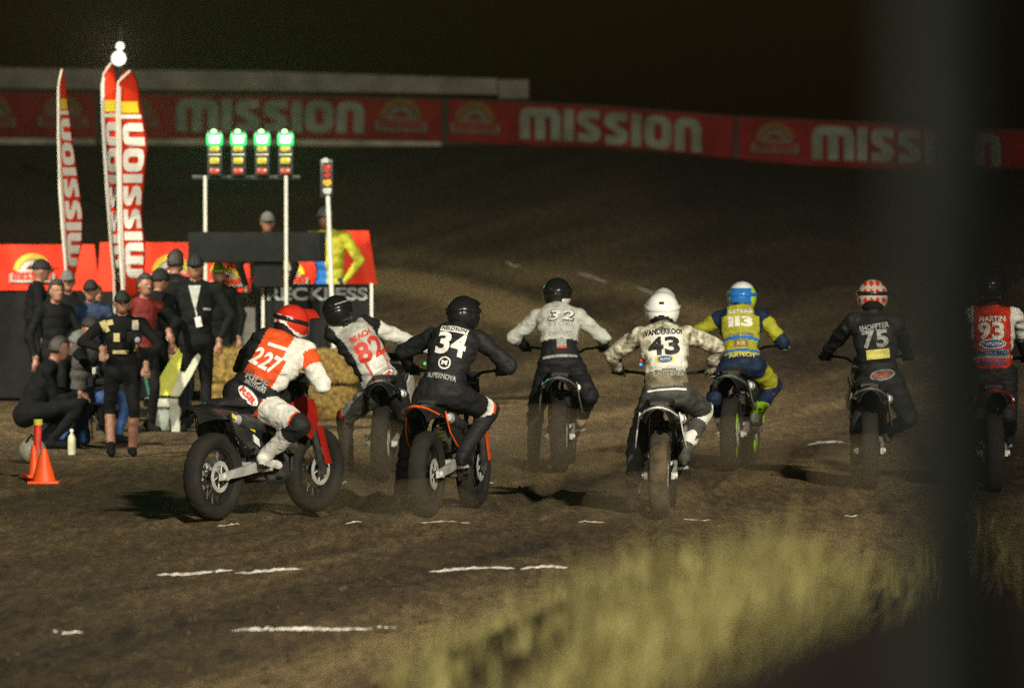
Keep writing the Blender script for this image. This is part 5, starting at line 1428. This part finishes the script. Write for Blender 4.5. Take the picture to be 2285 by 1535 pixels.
def diffuser():
    p = hit_ground(202, 1004); p = Vector((P(202, 786, 58.2).x, 58.2, gz(P(202, 786, 58.2).x, 58.2))); r = empty('light_stand', p); tag(r, 'pale round diffuser on a thin stand among the photographers', 'lamp')
    z = P(202, 786, 58.2).z - p.z
    for a in (90, 210, 330): MB().tube([(0, 0, .3), (.25 * math.cos(R(a)), .25 * math.sin(R(a)), .012)], .009, 6).build('leg', DKMET, r)
    MB().tube([(0, 0, .25), (0, 0, z - .06)], .011, 8).build('stem', DKMET, r)
    MB().ell((0, 0, z), (.072, .06, .055)).build('diffuser_ball', mat('diffuser', (.62, .64, .52), .6), r)
diffuser()
def bottle(px, py, Y, lab):
    p = P(px, py, Y); p.z = gz(p.x, Y); r = empty('bottle', p); tag(r, lab, 'bottle')
    MB().lathe([(0, 0), (.036, 0), (.038, .02), (.038, .15), (.03, .18), (.014, .2), (.014, .22)], (0, 0, 0), (0, 0, 1), 18).build('bottle_body', mat('bottle_pale', (.45, .46, .3), .3, var=.2), r)
    MB().lathe([(0, .245), (.017, .245), (.018, .22), (.0, .218)], (0, 0, 0), (0, 0, 1), 14).build('bottle_cap', C['white'], r)
bottle(160, 940, 55.8, 'pale drink bottle on the dirt beside the crouching photographers')

# ---------------------------------------------------------------- close to the camera: grassy bank edge and a fence post, far out of focus
def berm_z(x, y):
    # the crest rises to the right; beyond it the bank drops away to the track
    crest = .86 + .47 * sstep(-.95, .5, x) + .12 * (fbm(x * 2.0, y * .8, 3, 71) - .45)
    return crest * (1 - sstep(17.5, 23.5, y)) * sstep(2.0, 9.0, y) ** .5 - .3 * sstep(18, 24, y)
def berm():
    xs = np.linspace(-6, 6, 120); ys = np.linspace(2.0, 24.0, 100); X, Y = np.meshgrid(xs, ys); Z = berm_z(X, Y); n, m = X.shape
    v = np.stack([X.ravel(), Y.ravel(), Z.ravel()], 1); i = np.arange(n - 1)[:, None] * m + np.arange(m - 1)[None, :]
    me = bpy.data.meshes.new('earth_bank'); me.from_pydata(v.tolist(), [], np.stack([i, i + 1, i + 1 + m, i + m], -1).reshape(-1, 4).tolist())
    me.materials.append(mat('bank_soil', (.05, .036, .02), .95, var=.5, scale=3, bump=.8, bscale=14)); me.polygons.foreach_set('use_smooth', [True] * len(me.polygons))
    tag(link('earth_bank', me), kind='structure')
berm()
def grass():
    rnd = np.random.RandomState(3); V = []; Fc = []; n = 0
    N = 19000
    cx = rnd.uniform(-.8, 1.5, 130); cy = rnd.uniform(13.0, 19.0, 130); ch = rnd.uniform(.5, 1.25, 130)
    for i in range(N):
        c = rnd.randint(130); x = cx[c] + rnd.normal(0, .07); y = cy[c] + rnd.normal(0, .22)
        edge = float(sstep(-.6, .75, x)) * (.35 + .65 * float(sstep(.42, .55, vnoise(np.array(x * 3.1), np.array(y * .9), 77))))
        if rnd.rand() > .03 + .8 * edge: continue
        z = float(berm_z(np.array(x), np.array(y))) - .01
        h = rnd.uniform(.09, .27) * (.5 + .55 * edge) * ch[c]; a = rnd.uniform(0, 6.28); b = rnd.uniform(.1, .9) * h; w = rnd.uniform(.003, .0075)
        dx, dy = math.cos(a), math.sin(a); sx, sy = -dy * w, dx * w; o = n
        for t in (0, .4, .75, 1):
            k = 1 - t * .85; px, py, pz = x + dx * b * t * t, y + dy * b * t * t, z + h * t * (1 - .25 * t * (b / h))
            V += [(px - sx * k, py - sy * k, pz), (px + sx * k, py + sy * k, pz)]; n += 2
        Fc += [(o, o + 1, o + 3, o + 2), (o + 2, o + 3, o + 5, o + 4), (o + 4, o + 5, o + 7, o + 6)]
    me = bpy.data.meshes.new('dry_grass'); me.from_pydata(V, [], Fc)
    me.materials.append(mat('dry_grass', (.56, .5, .2), .7, var=.5, scale=5, rgb2=(.26, .22, .08)))
    tag(link('dry_grass', me), 'blurred dry grass along the near bank edge', 'grass', kind='stuff')
grass()
def post(Y=3.6):
    c = P(2132, 767, Y); g = float(berm_z(np.array(c.x), np.array(Y))) - .1; r = empty('fence_post', (c.x, Y, g)); tag(r, 'thick dark steel fence post blurred close to the camera', 'post')
    mp = mat('post_paint', (.02, .0225, .019), .8, .0, spec=.08, var=.3, scale=5)
    MB().tube([(0, 0, 0), (0, 0, 3.3 - g)], .036, 20).build('post_tube', mp, r)
    MB().ell((0, 0, 3.3 - g), (.04, .04, .03)).build('post_cap', mp, r)
post()
def mound():
    """dark heap added to fill the shaded corner against the post"""
    mb = MB(); rows = []
    for j in range(15):
        row = []
        for i in range(31):
            x = -.1 + .9 * i / 30; y = 3.7 + .7 * j / 14
            px_edge = 0
            top = np.interp(x, [-.1, .06, .13, .2, .27, .35, .8], [1.95, 2.1, 2.16, 2.2, 2.225, 2.24, 2.25])
            z = 1.3 + (top - 1.3) * math.sin(math.pi * min(1, max(0, (j + .0) / 14))) ** .6 + .015 * mnoise.noise(Vector((x * 6, y * 6, 0)))
            row.append(Vector((x, y, z)))
        rows.append(row)
    o = mb.sheet(rows).build('infill_heap', mat('dark_infill', (.018, .0145, .012), .9, spec=.05, var=.4, scale=4, bump=.5, bscale=10)); tag(o, 'dark heap added to fill the shaded lower corner at the foot of the post', 'dark_infill')
mound()
# ---------------------------------------------------------------- dusty night air round the whole place
def haze():
    o = MB().box((0, 60, 9.5), (70, 176, 23)).build('haze', None, None, False)
    m = bpy.data.materials.new('dusty_air'); m.use_nodes = True; nt = m.node_tree; nt.nodes.clear()
    out = nt.nodes.new('ShaderNodeOutputMaterial'); v = nt.nodes.new('ShaderNodeVolumePrincipled')
    v.inputs['Color'].default_value = (.8, .72, .56, 1); v.inputs['Density'].default_value = HAZE; v.inputs['Anisotropy'].default_value = .78
    nt.links.new(v.outputs['Volume'], out.inputs['Volume']); o.data.materials.append(m)
    tag(o, kind='stuff')
HAZE = .0007
haze()

def dust_puffs():
    m = bpy.data.materials.new('dust_cloud'); m.use_nodes = True; nt = m.node_tree; nt.nodes.clear()
    out = nt.nodes.new('ShaderNodeOutputMaterial'); v = nt.nodes.new('ShaderNodeVolumePrincipled')
    v.inputs['Color'].default_value = (.6, .47, .29, 1); v.inputs['Density'].default_value = .27; v.inputs['Anisotropy'].default_value = .1
    nt.links.new(v.outputs['Volume'], out.inputs['Volume'])
    mb = MB()
    for px, py, Y, a, b, c in ((600, 1120, 45.6, .8, .8, .28), (820, 1050, 49.3, .55, .7, .42), (930, 1120, 44.0, .5, .6, .25), (1200, 1050, 50.8, .7, .8, .4), (1290, 1040, 51.5, .4, .5, .3), (1440, 1120, 44.0, .5, .6, .28), (1640, 1030, 51.2, .5, .7, .32), (1930, 1070, 48.3, .5, .7, .35), (1080, 1000, 53, .8, .8, .35)):
        p = P(px, py, Y); z = gz(p.x, Y); mb.ell((p.x, Y, z + c * .55), (a, b, c), None, 20, 12)
    o = mb.build('dust', m, None, True, False); tag(o, 'pale dust thrown up behind the spinning rear wheels', 'dust', kind='stuff')
dust_puffs()
